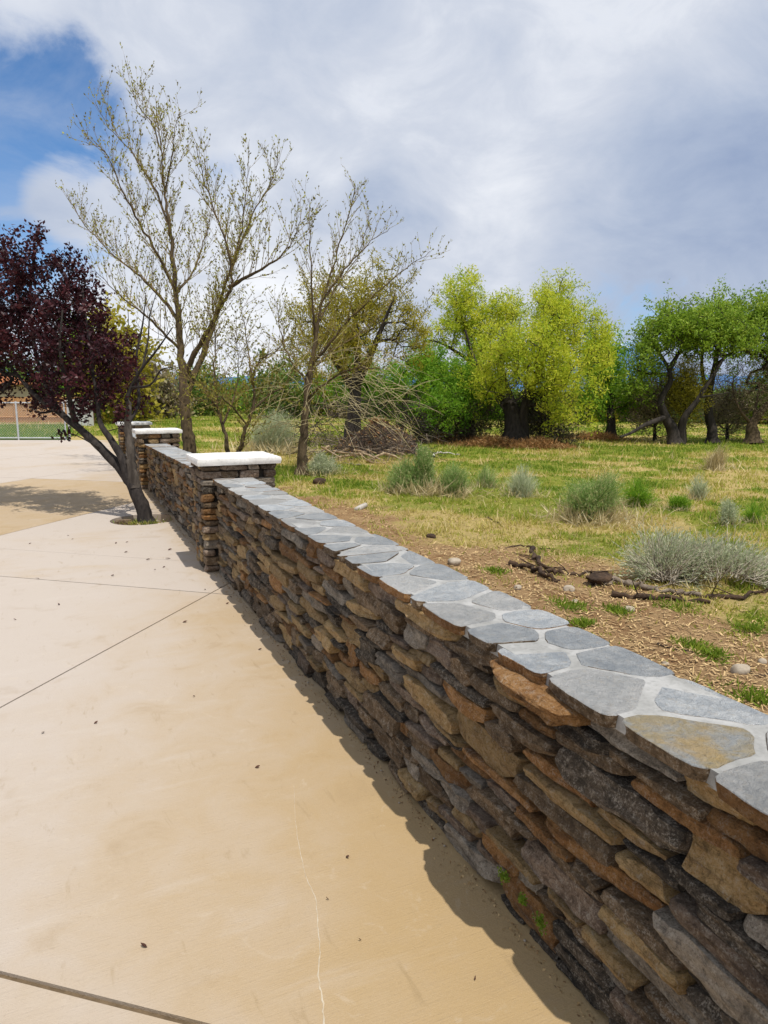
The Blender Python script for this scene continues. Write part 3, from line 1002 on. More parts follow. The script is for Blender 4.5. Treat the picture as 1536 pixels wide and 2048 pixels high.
# projecting rough ledge under the cap near the viewer
led = [((1000, 1300), (1190, 1395))]
yA = float((CAM + ray_dir(1180, 1380) * (WX - CAM[0]) / ray_dir(1180, 1380)[0])[1])
yB = float((CAM + ray_dir(1000, 1290) * (WX - CAM[0]) / ray_dir(1000, 1290)[0])[1])
near_wall = [o for o in bpy.data.objects if o.name == 'stone_wall'][0]
P, F = stone_geo(0.17, yB - yA, 0.075, np.random.default_rng(5), (4, 14, 7), 5.0, 1.3, 0.25)
P[:, 0] += 0.006 * np.sign(np.sin(P[:, 2] * 260))
stone_obj(P, F, (1.175, 0.5 * (yA + yB), 0.772), STONES['rust'], near_wall, 'ledge_stone', 0.0)

acc = Acc()
for (px, py, sx) in ((1005, 1752, .012), (1043, 1800, .007), (1078, 1846, .013)):
    rdir = ray_dir(px, py); p = CAM + rdir * (1.118 / rdir[0])
    C = p + np.stack([np.abs(RNG.normal(size=160)) * .006, RNG.normal(size=160) * sx, RNG.normal(size=160) * sx * .8], 1)
    C[:, 2] = np.maximum(C[:, 2], 0.01)
    acc.add(leaf_quads(C, 0.008, 0.8, 0.1), RNG.uniform(.0, .25, 160))
acc.build('moss', L_GRASS, near_wall)['kind'] = 'stuff'

# ------------------------------------------------------------------ tree well
well = thing('tree_well', (WELL_C[0], WELL_C[1], -0.1), 'round planting hole in the concrete at the foot of the plum tree', 'tree well')
k = 24
ang = np.arange(k + 1) * 2 * math.pi / k
rr = np.linspace(0, WELL_R + 0.02, 6)
V = []
for r in rr:
    for a in ang[:-1]:
        V.append((WELL_C[0] + r * math.cos(a), WELL_C[1] + r * math.sin(a), -0.085 + 0.025 * math.cos(r * 9) + 0.012 * math.sin(7 * a + r * 20)))
F = [(a + q * k, (a + 1) % k + q * k, (a + 1) % k + (q + 1) * k, a + (q + 1) * k) for q in range(5) for a in range(k)]
poly_mesh('soil', V, F, simple_mat('well_soil', (0.13, 0.09, 0.055), (0.22, 0.16, 0.10), 25, 0.95, 0.9, 0.02), well, True)
for i in range(16):
    a = RNG.uniform(0, 6.28); r = RNG.uniform(0.15, 0.31)
    s = RNG.uniform(0.02, 0.045)
    P, F = stone_geo(s, s * 1.3, s * 0.7, RNG, (3, 3, 3), 2.5)
    stone_obj(P, F, (WELL_C[0] + r * math.cos(a), WELL_C[1] + r * math.sin(a), -0.03), ROCK, well, 'pebble')
P, F = stone_geo(0.20, 0.10, 0.085, RNG, (4, 3, 3), 9, 0.3, 0.05)
stone_obj(P, F, (WELL_C[0] - 0.24, WELL_C[1] + 0.10, -0.042), STONES['umber'], well, 'edging_block', 0.0)
a = Acc()
C = np.stack([WELL_C[0] + RNG.normal(size=260) * 0.12, WELL_C[1] + RNG.normal(size=260) * 0.12 - 0.08, np.full(260, -0.045)], 1)
a.add(leaf_quads(C, 0.07, 0.12, 1.2), RNG.uniform(0, 1, 260))
a.build('weeds', L_GRASS, well)


# ------------------------------------------------------------------ trees
def grow(trunks, att, step, rng, lift=0.15, wob=0.12):
    """trunks: list of (points, radii).  Joins every attractor to its nearest node by a bent chain.
    returns nodes, parent, is_trunk"""
    N = []; PAR = []
    for pts, _ in trunks:
        start = len(N)
        par0 = -1
        if start:
            A = np.array(N); par0 = int(np.argmin(np.linalg.norm(A - pts[0], axis=1)))
        for q, p in enumerate(pts):
            PAR.append(par0 if q == 0 else len(N) - 1)
            N.append(np.array(p))
    nt = len(N)
    cap = nt + len(att) * 40
    A = np.zeros((cap, 3)); A[:nt] = np.array(N); n = nt
    par = np.full(cap, -1, int); par[:nt] = PAR
    usable = np.ones(cap, bool)
    # low trunk nodes carry no twigs
    base = trunks[0][0]
    zmin = base[0][2]; zl = zmin + 0.22 * (att[:, 2].max() - zmin)
    usable[:nt] = A[:nt, 2] > min(zl, att[:, 2].min() + 0.1)
    if not usable[:nt].any(): usable[:nt] = True
    d0 = np.min(np.linalg.norm(att[:, None, :] - A[None, :nt, :][:, usable[:nt]], axis=2), axis=1)
    for q in np.argsort(d0):
        p = att[q]
        dv = A[:n] - p
        d = np.sqrt((dv * dv).sum(1)) + np.clip(A[:n, 2] - p[2] + 0.1, 0, None) * 0.8
        d[~usable[:n]] = 1e9
        j = int(np.argmin(d))
        a0 = A[j]
        L = np.linalg.norm(p - a0)
        m_ = max(1, int(L / step))
        off = rng.normal(size=3) * wob * L
        last = j
        for s in range(1, m_ + 1):
            u = s / m_
            pos = a0 + (p - a0) * u + off * math.sin(math.pi * u) + np.array([0, 0, -lift * L * math.sin(math.pi * u)])
            if n >= cap: break
            A[n] = pos; par[n] = last; last = n; n += 1
    return A[:n], par[:n], nt


def branch_radii(par, tip=0.006, e=0.45, rmax=1.0):
    n = len(par)
    cnt = np.zeros(n)
    has = np.zeros(n, bool); has[par[par >= 0]] = True
    cnt[~has] = 1
    for i in range(n - 1, -1, -1):
        if par[i] >= 0: cnt[par[i]] += cnt[i]
    return np.minimum(tip * np.maximum(cnt, 1) ** e, rmax)


def lobes_to_points(lobes, n, rng, shell=0.35, shrink=0.0):
    """lobes: (px, py, depth, rx, ry, rd) with rx, ry in photo pixels at that depth, rd in metres"""
    if shrink:
        lobes = [(l[0], l[1] + shrink * .7, l[2], max(l[3] - shrink, l[3] * .5), max(l[4] - shrink, l[4] * .5), l[5]) for l in lobes]
    vol = np.array([l[3] * l[4] * max(l[5], .3) * l[2] ** 2 for l in lobes], float) ** 0.8
    ks = rng.choice(len(lobes), n, p=vol / vol.sum())
    out_ = np.zeros((n, 3))
    for i, k in enumerate(ks):
        px, py, d, rx, ry, rd = lobes[k]
        u = rng.normal(size=3); u /= np.linalg.norm(u)
        u *= rng.random() ** shell
        out_[i] = CAM + ray_dir(px + u[0] * rx, py + u[1] * ry) * (d + u[2] * rd)
    return out_


def leafy_tree(name, label, cat, trunks_px, lobes, n_att, leaves, size, lmat, bark, rng, group=None, sigma=0.25, aspect=0.4, up=0.2,
               tip=0.006, e=0.45, step=0.3, wob=0.12, lift=0.1, base=None, var_bias=0.0, extra=None, keep=1.0, rmax=0.3, cl=0.28, spray=0.34, shrink=13.0, dy=0.0):
    lobes = [(l[0], l[1] + dy) + tuple(l[2:]) for l in lobes]
    trunks = []
    for pts, r0, r1 in trunks_px:
        P = np.array([at_depth(*q) if len(q) == 3 else np.array(q[0]) for q in pts])
        P = smooth_poly(P, 4)
        trunks.append((P, (r1 + (r0 - r1) * (1 - np.linspace(0, 1, len(P))) ** 1.7) * (0.85 if trunks else 1.0)))
    if base is None:
        base = trunks[0][0][0].copy()
    root = thing(name, base, label, cat, group)
    nc = max(6, n_att // 8)
    cen = lobes_to_points(lobes, nc, rng, shrink=shrink)
    att = cen[rng.integers(0, nc, n_att)] + rng.normal(size=(n_att, 3)) * cl * np.array([1, 1, 1.25])
    A, par, nt = grow(trunks, att, step, rng, lift, wob)
    R = branch_radii(par, tip, e, rmax)
    acc = Acc()
    for P, r in trunks:
        rr = r.copy()
        rr[:3] *= np.linspace(1.35, 1.0, 3) if P is trunks[0][0] else 1
        acc.add(tube(P, rr, 9, 0.06, rng))
    acc.build('trunk', bark, root, True)
    i = np.arange(nt, len(A)); p = par[i]
    ok = p >= 0
    i, p = i[ok], p[ok]
    rp = np.minimum(R[p], R[i] * 1.35)
    thick = R[i] > tip * 2.2
    acc = Acc()
    if thick.any():
        acc.add(seg_prisms(A[p[thick]], A[i[thick]] + (A[i[thick]] - A[p[thick]]) * 0.04, rp[thick], R[i[thick]], 6))
    if (~thick).any():
        acc.add(seg_prisms(A[p[~thick]], A[i[~thick]], rp[~thick], R[i[~thick]], 3))
    acc.build('branches', bark, root, True)
    if leaves:
        # leaves gather round the outer twigs
        w_ = (R[i] < tip * 2.6)
        tips = A[i[w_]]
        nsel = rng.integers(0, len(tips), leaves)
        clump = rng.random(len(tips)) ** 0.7
        nsel = nsel[rng.random(leaves) < clump[nsel] * 0.9 + 0.1]
        mid_ = att.mean(0)
        sd_ = tips - mid_; sd_ /= np.linalg.norm(sd_, axis=1, keepdims=True) + 1e-6
        sd_ = sd_ * 0.55 + rng.normal(size=tips.shape) * 0.55 + np.array([0, 0, 0.75]); sd_ /= np.linalg.norm(sd_, axis=1, keepdims=True)
        sl_ = spray * rng.uniform(0.3, 1.2, len(tips))
        uu = rng.random(len(nsel))
        C = tips[nsel] + sd_[nsel] * (sl_[nsel] * uu)[:, None] + rng.normal(size=(len(nsel), 3)) * sigma * 0.55
        if keep < 1: C = C[rng.random(len(C)) < keep]
        tone = rng.random(len(tips))
        va = np.clip(0.55 * tone[nsel[:len(C)]] + 0.45 * rng.random(len(C)) + var_bias, 0, 1)
        acc = Acc(); acc.add(leaf_quads(C, size, aspect, up, rng), va)
        acc.build('foliage', lmat, root)
    return root

# --- purple plum leaning over the driveway
r1 = np.random.default_rng(101)
db = depth_of((WELL_C[0], WELL_C[1], 0))
b0 = np.array([WELL_C[0] + 0.03, WELL_C[1], -0.06])
plum_trunks = [
    ([(b0,), (286, 1018, db), (268, 975, db), (245, 942, db + .05), (205, 900, db + .15), (165, 862, db + .25), (128, 832, db + .35), (104, 800, db + .45), (92, 770, db + .5), (70, 700, db + .6), (60, 600, db + .6), (70, 500, db + .5)], 0.105, 0.018),
    ([(258, 958, db), (243, 915, db), (222, 880, db + .05), (200, 845, db + .1), (195, 800, db + .1), (185, 740, db + .2), (175, 660, db + .2), (165, 580, db + .3)], 0.075, 0.015),
    ([(128, 832, db + .35), (70, 790, db + .6), (20, 730, db + .8), (-40, 640, db + .9)], 0.05, 0.016),
    ([(150, 848, db + .3), (135, 780, db + .0), (120, 700, db - .2), (125, 620, db - .2)], 0.05, 0.014),
    ([(205, 900, db + .15), (175, 882, db - .05), (146, 868, db - .15)], 0.022, 0.006),
    ([(110, 820, db + .3), (85, 826, db + .1), (60, 815, db)], 0.022, 0.006),
]
plum_lobes = [(-40, 560, 10.0, 80, 90, .9), (55, 545, 9.8, 62, 70, .8), (80, 492, 9.7, 26, 34, .4), (15, 500, 9.8, 26, 34, .4), (40, 640, 9.9, 95, 80, 1.0), (135, 590, 9.7, 45, 50, .6),
              (150, 650, 9.6, 70, 60, .8), (200, 590, 9.6, 18, 30, .3), (170, 730, 9.4, 85, 50, .8), (235, 690, 9.3, 42, 42, .5), (60, 725, 10.2, 50, 35, .6), (15, 780, 9.8, 52, 18, .5), (0, 735, 10.1, 60, 30, .6), (110, 760, 9.6, 40, 30, .5), (300, 690, 9.0, 20, 16, .2),
              (215, 785, 9.2, 55, 28, .4), (285, 655, 9.1, 22, 24, .25), (-110, 650, 10.0, 90, 110, 1.0), (265, 745, 9.1, 25, 22, .3), (190, 800, 9.3, 40, 25, .3)]
plum = leafy_tree('plum_tree', 'leaning plum tree with purple leaves rising from a hole in the driveway', 'tree', plum_trunks, plum_lobes, 800, 54000, 0.060, L_PLUM, BARK_PLUM, r1,
                  sigma=0.085, aspect=0.55, up=0.25, tip=0.0042, e=0.40, step=0.10, wob=0.10, lift=0.05, rmax=0.05, cl=0.17, spray=0.18, shrink=9.0, dy=22.0)
# split weathered stem beside it, with bare dark branches
acc = Acc()
dd = db - 0.02
stem = smooth_poly([at_depth(270, 978, dd), at_depth(262, 930, dd), at_depth(262, 895, dd - .03), at_depth(255, 850, dd), at_depth(258, 815, dd + .03), at_depth(253, 800, dd - .02)], 5)
stem[1:-1] += r1.normal(size=stem[1:-1].shape) * 0.005
acc.add(tube(stem, np.linspace(0.068, 0.026, len(stem)), 10, 0.13, r1))
acc.build('weathered_stem', BARK_GREY, plum, True)
acc = Acc()


def shoots(acc_t, budsC, budsD, P, r0, r1, level, rng, dens, lmax, upb, nodes=6, side=0.75, tmin=0.15, curl=0.25, wob=0.05):
    """grow side shoots along a limb polyline; fills tubes and bud positions"""
    P = np.asarray(P); n = len(P)
    seg = np.linalg.norm(np.diff(P, axis=0), axis=1); cum = np.concatenate([[0], np.cumsum(seg)]); L = cum[-1]
    m_ = max(1, int(L * dens))
    for q in range(m_):
        s = (tmin + (1 - tmin) * (q + rng.random()) / m_)
        d = s * L
        j = min(n - 2, int(np.searchsorted(cum, d) - 1)); j = max(j, 0)
        u = (d - cum[j]) / (seg[j] + 1e-9)
        p0 = P[j] + (P[j + 1] - P[j]) * u
        td = (P[j + 1] - P[j]) / (seg[j] + 1e-9)
        rnd = rng.normal(size=3); rnd -= td * (rnd @ td); rnd /= np.linalg.norm(rnd) + 1e-9
        dirn = td * rng.uniform(0.5, 0.95) + rnd * side + np.array([0, 0, upb * rng.uniform(0.3, 1.0)])
        dirn /= np.linalg.norm(dirn)
        ll = lmax * rng.uniform(0.35, 1.0) * (1.1 - 0.55 * s)
        pts = [p0]
        for k_ in range(nodes):
            dirn = dirn + np.array([0, 0, curl * upb / nodes]) + rng.normal(size=3) * wob
            dirn /= np.linalg.norm(dirn)
            pts.append(pts[-1] + dirn * ll / nodes)
        pts = np.array(pts)
        ra = (r0 + (r1 - r0) * s) * 0.55
        ra = min(ra, 0.008)
        rad = np.linspace(ra, max(ra * 0.3, 0.0022), len(pts))
        acc_t.append((pts, rad))
        mB = int(ll * (26 if level == 0 else 14)) + 1
        uu = rng.uniform(0.15, 1, mB) * nodes
        ji = np.minimum(uu.astype(int), nodes - 1)
        budsC.append(pts[ji] + (pts[ji + 1] - pts[ji]) * (uu - ji)[:, None])
        budsD.append(np.repeat(dirn[None], mB, 0))
        if level > 0:
            shoots(acc_t, budsC, budsD, pts, ra, ra * 0.3, level - 1, rng, dens * 0.55, lmax * 0.48, upb, max(4, nodes - 2), side, 0.15, curl, wob)


def bare_tree(name, label, limbs_px, rng, dens, lmax, upb, level=1, bark=BARK_BROWN, twig=TWIG_OLIVE, budmat=L_BUD, bud=0.035, base=None, group=None, budkeep=1.0, side=0.75, straw=None, wob=0.05, kthick=9):
    root = None
    acc_trunk = Acc(); T_ = []; BC = []; BD = []
    for li, (pts, r0, r1, sh) in enumerate(limbs_px):
        P = np.array([at_depth(*q) if len(q) == 3 else np.array(q[0]) for q in pts])
        P = smooth_poly(P, 5)
        if li == 0:
            root = thing(name, P[0] if base is None else base, label, 'tree', group)
        P[1:] += rng.normal(size=P[1:].shape) * 0.012
        R_ = (r1 + (r0 - r1) * (1 - np.linspace(0, 1, len(P))) ** 1.6) * (1.0 if li == 0 else 0.8)
        R_ = R_ * (1 + 0.04 * rng.normal(size=len(P)))
        if li == 0: R_[:4] *= np.linspace(1.3, 1, 4)
        acc_trunk.add(tube(P, R_, kthick, 0.05, rng))
        if sh > 0:
            shoots(T_, BC, BD, P, max(r0 * .45, 0.012), max(r1, 0.006), level, rng, dens * sh, lmax, upb, tmin=0.3 if li == 0 else 0.12, side=side, wob=wob)
    acc_trunk.build('trunk', bark, root, True)
    P0 = np.concatenate([p[:-1] for p, r in T_]); P1 = np.concatenate([p[1:] for p, r in T_])
    R0 = np.concatenate([r[:-1] for p, r in T_]); R1 = np.concatenate([r[1:] for p, r in T_])
    acc = Acc(); acc.add(seg_prisms(P0, P1, R0, R1, 3)); acc.build('branches', twig, root, True)
    C = np.concatenate(BC); D = np.concatenate(BD)
    kp = rng.random(len(C)) < budkeep
    C, D = C[kp], D[kp]
    acc = Acc(); acc.add(leaf_quads(C, bud, 0.5, 0.1, rng, D, 0.8), np.clip(rng.random(len(C)), 0, 1))
    acc.build('buds', budmat, root)
    return root

# bare dark branches on the weathered plum stem
T_ = []; BC = []; BD = []
acc = Acc()
for pts, ra, rb in (([(253, 800, dd), (262, 775, dd), (285, 735, dd - .1), (310, 705, dd - .2), (345, 655, dd - .3)], 0.030, 0.007),
                    ([(262, 775, dd), (300, 770, dd - .2), (322, 740, dd - .3), (345, 735, dd - .35)], 0.018, 0.005),
                    ([(257, 845, dd), (272, 820, dd + .1), (278, 790, dd + .15), (272, 720, dd + .2), (285, 650, dd + .2), (292, 590, dd + .2)], 0.028, 0.006),
                    ([(285, 735, dd - .1), (296, 680, dd), (300, 630, dd), (318, 570, dd)], 0.014, 0.004)):
    P = smooth_poly([at_depth(*q) for q in pts], 4)
    acc.add(tube(P, np.linspace(ra, rb, len(P)), 6, 0.05, r1))
    shoots(T_, BC, BD, P, ra * .6, rb, 1, r1, 7.0, 0.55, 0.5, nodes=5, tmin=0.25)
for p, r in T_: acc.add(tube(p, r * 0.8, 3, 0, r1))
acc.build('bare_branches', BARK_PLUM, plum, True)

# --- tall bare tree behind the middle wall stretch
r2 = np.random.default_rng(202)
d = 14.2
g0 = at_depth(380, 940, d); g0[2] = float(gz(g0[0], g0[1]))
tall = [
    ([(g0,), (378, 905, d), (374, 850, d), (368, 790, d), (364, 730, d), (358, 660, d), (352, 590, d), (345, 500, d), (334, 420, d), (326, 350, d), (320, 290, d), (314, 230, d)], 0.155, 0.008, 1.0),
    ([(366, 760, d), (385, 715, d - .1), (412, 670, d - .3), (442, 610, d - .5), (462, 575, d - .6), (455, 500, d - .8), (432, 430, d - .9), (410, 370, d - 1.0), (392, 290, d - 1.1)], 0.085, 0.008, 1.1),
    ([(372, 800, d), (400, 720, d + .3), (425, 655, d + .6), (440, 600, d + .7), (470, 520, d + .8), (505, 430, d + .9), (540, 370, d + 1.0), (556, 315, d + 1.0)], 0.09, 0.008, 1.1),
    ([(458, 575, d - .6), (500, 550, d - .8), (545, 525, d - 1.0), (580, 490, d - 1.1), (602, 440, d - 1.2)], 0.05, 0.008, 1.1),
    ([(356, 640, d), (320, 590, d + .3), (270, 545, d + .7), (220, 505, d + 1.0), (170, 450, d + 1.3), (135, 395, d + 1.4)], 0.05, 0.007, 1.1),
    ([(350, 580, d), (315, 510, d - .3), (270, 430, d - .6), (235, 360, d - .8), (205, 300, d - .9), (172, 285, d - .9)], 0.045, 0.006, 1.1),
    ([(338, 450, d), (305, 370, d + .2), (260, 300, d + .4), (225, 265, d + .5), (190, 205, d + .5)], 0.032, 0.005, 1.0),
    ([(330, 380, d), (345, 300, d - .2), (350, 260, d - .3), (362, 225, d - .3)], 0.022, 0.005, 1.0),
    ([(322, 300, d), (300, 240, d + .2), (272, 210, d + .3), (260, 170, d + .3)], 0.02, 0.004, 1.0),
    ([(360, 700, d), (300, 640, d - .6), (240, 590, d - 1.0), (190, 540, d - 1.3)], 0.04, 0.006, 1.0),
    ([(440, 600, d + .7), (480, 480, d + .2), (490, 400, d), (500, 330, d)], 0.035, 0.005, 1.0),
    ([(352, 590, d), (392, 530, d + 1.0), (415, 450, d + 1.4), (430, 380, d + 1.6)], 0.035, 0.005, 1.0),
]
bare_tree('bare_tree', 'tallest tree, nearly bare with budding upright shoots, behind the second wall stretch', tall, r2, 10.0, 1.15, 0.95, 2, base=g0, bark=BARK_BROWN, bud=0.050, budkeep=0.75, side=0.75, wob=0.035)

# --- thin many-stemmed bare tree between it and the near pillar
r3 = np.random.default_rng(303)
d = 13.6
g1 = at_depth(468, 935, d); g1[2] = float(gz(g1[0], g1[1]))
small = [
    ([(g1,), (455, 900, d), (448, 860, d), (436, 810, d), (428, 740, d), (432, 680, d), (425, 600, d)], 0.055, 0.008, 1.0),
    ([(g1,), (482, 890, d), (494, 850, d), (508, 800, d), (506, 755, d - .1), (520, 720, d - .2), (555, 700, d - .3), (580, 650, d - .4)], 0.065, 0.008, 1.0),
    ([(507, 770, d), (500, 730, d + .2), (490, 660, d + .4), (480, 590, d + .5)], 0.032, 0.006, 1.0),
    ([(438, 820, d), (400, 775, d - .4), (360, 745, d - .7), (330, 740, d - .9)], 0.03, 0.006, 0.9),
    ([(445, 850, d), (470, 790, d + .3), (478, 730, d + .5), (470, 660, d + .6)], 0.03, 0.006, 1.0),
    ([(500, 830, d), (540, 790, d + .2), (570, 770, d + .5), (590, 730, d + .6)], 0.03, 0.006, 1.0),
    ([(494, 850, d), (450, 800, d - .6), (400, 800, d - 1.0), (345, 815, d - 1.1)], 0.022, 0.005, 0.9),
]
bare_tree('bare_tree', 'thin bare tree with several stems between the tall tree and near pillar', small, r3, 14, 0.9, 0.35, 2, base=g1, side=0.95, bud=0.050, wob=0.10, budkeep=0.75)

# --- bare tree on the grass right of the near pillar
r4 = np.random.default_rng(404)
g2 = ground_at(603, 950)
d = depth_of(g2)
mid = [
    ([(g2,), (604, 910, d), (608, 860, d), (612, 800, d), (620, 740, d), (630, 690, d), (636, 640, d), (648, 590, d), (670, 520, d), (695, 440, d), (712, 370, d)], 0.115, 0.008, 1.0),
    ([(632, 680, d), (626, 620, d - .2), (622, 540, d - .3), (620, 470, d - .3), (618, 400, d - .3)], 0.04, 0.006, 1.0),
    ([(645, 600, d), (690, 540, d + .3), (735, 490, d + .5), (780, 455, d + .6)], 0.04, 0.006, 1.0),
    ([(625, 730, d), (680, 660, d - .3), (740, 600, d - .5), (800, 545, d - .6), (860, 505, d - .7)], 0.04, 0.006, 1.0),
    ([(614, 800, d), (660, 760, d - .4), (710, 735, d - .7), (765, 735, d - .9), (800, 700, d - 1)], 0.035, 0.006, 1.0),
    ([(618, 770, d), (580, 720, d + .3), (560, 660, d + .5), (555, 600, d + .6)], 0.035, 0.006, 1.0),
    ([(640, 640, d), (670, 580, d + .8), (720, 500, d + 1.0), (740, 420, d + 1)], 0.03, 0.005, 1.0),
    ([(612, 800, d), (640, 720, d + .6), (700, 680, d + 1.0), (770, 620, d + 1.2), (830, 560, d + 1.3)], 0.03, 0.005, 1.0),
]
t4 = bare_tree('bare_tree', 'bare tree with thin upright shoots on the grass right of the near pillar', mid, r4, 9.0, 1.0, 0.85, 2, base=g2, bark=BARK_BROWN, bud=0.050, budkeep=0.65, side=0.65)
# tangle of pale dead twigs hanging about its lower limbs
T_ = []
for i in range(340):
    px = r4.uniform(590, 800) if r4.random() < 0.75 else r4.uniform(520, 640)
    py = r4.uniform(700, 850)
    p0 = at_depth(px, py, d + r4.normal() * 0.7)
    c0 = at_depth(615, 780, d)
    dr = (p0 - c0); dr[2] *= 0.3; dr /= np.linalg.norm(dr) + 1e-6
    dr = dr + r4.normal(size=3) * 0.55
    dr /= np.linalg.norm(dr)
    L = r4.uniform(0.3, 1.1)
    pts = [p0]
    for s in range(5):
        dr = dr + np.array([0, 0, -0.10]) + r4.normal(size=3) * 0.10
        dr /= np.linalg.norm(dr)
        pts.append(pts[-1] + dr * L / 5)
    T_.append((np.array(pts), np.linspace(0.005, 0.0025, 6)))
P0 = np.concatenate([p[:-1] for p, r in T_]); P1 = np.concatenate([p[1:] for p, r in T_])
R0 = np.concatenate([r[:-1] for p, r in T_]); R1 = np.concatenate([r[1:] for p, r in T_])
acc = Acc(); acc.add(seg_prisms(P0, P1, R0, R1, 3)); o = acc.build('dead_twigs', TWIG_PALE, t4, True)


# --- leafing trees out in the pasture
def gtree(px, py):
    g = ground_at(px, py)
    return g, depth_of(g)

r5 = np.random.default_rng(505)
g, d = gtree(705, 893)
leafy_tree('willow_tree', 'olive leafed willow standing behind the brush pile', 'tree',
           [([(g,), (706, 850, d), (712, 780, d), (716, 700, d), (708, 620, d)], 0.36, 0.08), ([(712, 770, d), (745, 700, d - .5), (770, 640, d - .8), (790, 590, d - 1)], 0.2, 0.04),
            ([(712, 780, d), (670, 720, d + .5), (640, 660, d + .8), (620, 610, d + 1)], 0.2, 0.04)],
           [(640, 620, d, 62, 60, 1.6), (700, 590, d, 55, 42, 1.6), (760, 610, d + .3, 55, 60, 1.6), (610, 680, d, 45, 45, 1.3), (690, 670, d, 60, 50, 1.6), (810, 650, d, 40, 65, 1.4), (775, 545, d, 16, 18, .6)],
           700, 36000, 0.11, L_OLIVE, BARK_DARK, r5, sigma=0.16, aspect=0.28, up=0.3, tip=0.009, e=0.45, step=0.25, rmax=0.2)
g, d2_ = gtree(800, 880)
leafy_tree('willow_tree', 'low bright green willow sprawling between the brush pile and yellow willow', 'tree',
           [([(g,), (800, 850, d2_), (810, 800, d2_), (840, 760, d2_), (870, 730, d2_)], 0.22, 0.05), ([(805, 830, d2_), (760, 790, d2_ - .4), (710, 760, d2_ - .6)], 0.12, 0.03),
            ([(805, 830, d2_), (870, 800, d2_), (930, 770, d2_ + .3)], 0.13, 0.03)],
           [(700, 765, d2_ - .5, 60, 45, 1.4), (780, 780, d2_ - .3, 70, 45, 1.6), (860, 740, d2_, 70, 45, 1.6), (935, 770, d2_, 58, 55, 1.5), (890, 805, d2_ - .8, 80, 34, 1.2), (690, 690, d2_, 35, 25, .9), (660, 790, d2_ - .5, 35, 25, .9), (960, 800, d2_, 25, 40, 1)],
           900, 80000, 0.125, L_GREEN, BARK_DARK, r5, sigma=0.17, aspect=0.28, up=0.2, tip=0.008, e=0.42, step=0.25, rmax=0.15)
g, dw = gtree(1030, 892)
leafy_tree('willow_tree', 'large bright yellow willow with dark thick trunk in the middle of pasture', 'tree',
           [([(g,), (1028, 860, dw), (1022, 820, dw), (1010, 780, dw), (1000, 720, dw), (1010, 660, dw)], 0.50, 0.10),
            ([((g + np.array([.35, 0, 0]) * 1.0),), (1044, 850, dw), (1052, 800, dw - .2), (1080, 740, dw - .4), (1105, 660, dw - .3), (1110, 600, dw)], 0.34, 0.06),
            ([(1022, 820, dw), (985, 770, dw + .6), (950, 720, dw + .9), (930, 660, dw + 1)], 0.2, 0.05),
            ([(1052, 800, dw), (1110, 770, dw + .5), (1160, 720, dw + .8)], 0.16, 0.04)],
           [(1050, 690, dw - .3, 70, 60, 1.9), (1115, 640, dw, 60, 70, 1.8), (1110, 585, dw, 42, 32, 1.1), (1185, 625, dw, 32, 40, 1.0), (1000, 690, dw, 55, 50, 1.7), (1130, 730, dw - .5, 65, 55, 1.7), (1060, 740, dw - .8, 75, 40, 1.5),
            (1160, 780, dw - .3, 38, 60, 1.0), (1195, 690, dw, 38, 60, 1.2), (1000, 760, dw - .5, 40, 30, 1.0), (1110, 790, dw - .9, 55, 35, 1.0), (1080, 690, dw - 1.6, 90, 70, .8), (960, 740, dw - .6, 40, 40, 1)],
           1400, 76000, 0.11, L_YELLOW, BARK_DARK, r5, dy=9.0, sigma=0.19, aspect=0.28, up=0.3, tip=0.009, e=0.45, step=0.28, rmax=0.25)
dl = dw + 3.5
g = at_depth(935, 870, dl); g[2] = float(gz(g[0], g[1]))
leafy_tree('willow_tree', 'paler yellow willow peeping out left behind the large yellow one', 'tree',
           [([(g,), (938, 820, dl), (940, 760, dl), (938, 700, dl), (925, 640, dl), (918, 590, dl)], 0.26, 0.04), ([(940, 740, dl), (980, 680, dl + .4), (1010, 630, dl + .6)], 0.12, 0.03),
            ([(938, 720, dl), (890, 690, dl), (860, 680, dl)], 0.1, 0.03)],
           [(920, 600, dl, 40, 42, 1.2), (905, 640, dl, 42, 35, 1.2), (960, 640, dl, 42, 45, 1.3), (1010, 635, dl, 30, 40, 1.0), (875, 683, dl, 32, 16, .8), (970, 700, dl, 50, 35, 1.3), (925, 570, dl, 22, 16, .6)],
           560, 34000, 0.13, L_YELLOW, BARK_DARK, r5, sigma=0.18, aspect=0.28, up=0.3, tip=0.009, e=0.45, step=0.28, rmax=0.18)
dg = dw + 5.5
g = at_depth(1222, 866, dg); g[2] = float(gz(g[0], g[1]))
leafy_tree('green_tree', 'bright green tree between the yellow willow and the tall cottonwoods', 'tree',
           [([(g,), (1222, 840, dg), (1220, 800, dg), (1214, 740, dg), (1205, 690, dg)], 0.26, 0.05)],
           [(1200, 720, dg, 42, 55, 1.3), (1235, 770, dg, 32, 45, 1.2), (1205, 800, dg, 48, 35, 1.3), (1245, 800, dg, 25, 30, 1.0)],
           440, 32000, 0.13, L_GREEN, BARK_DARK, r5, sigma=0.18, aspect=0.4, up=0.2, tip=0.009, e=0.45, step=0.28, rmax=0.18)
g, dc = gtree(1350, 888)
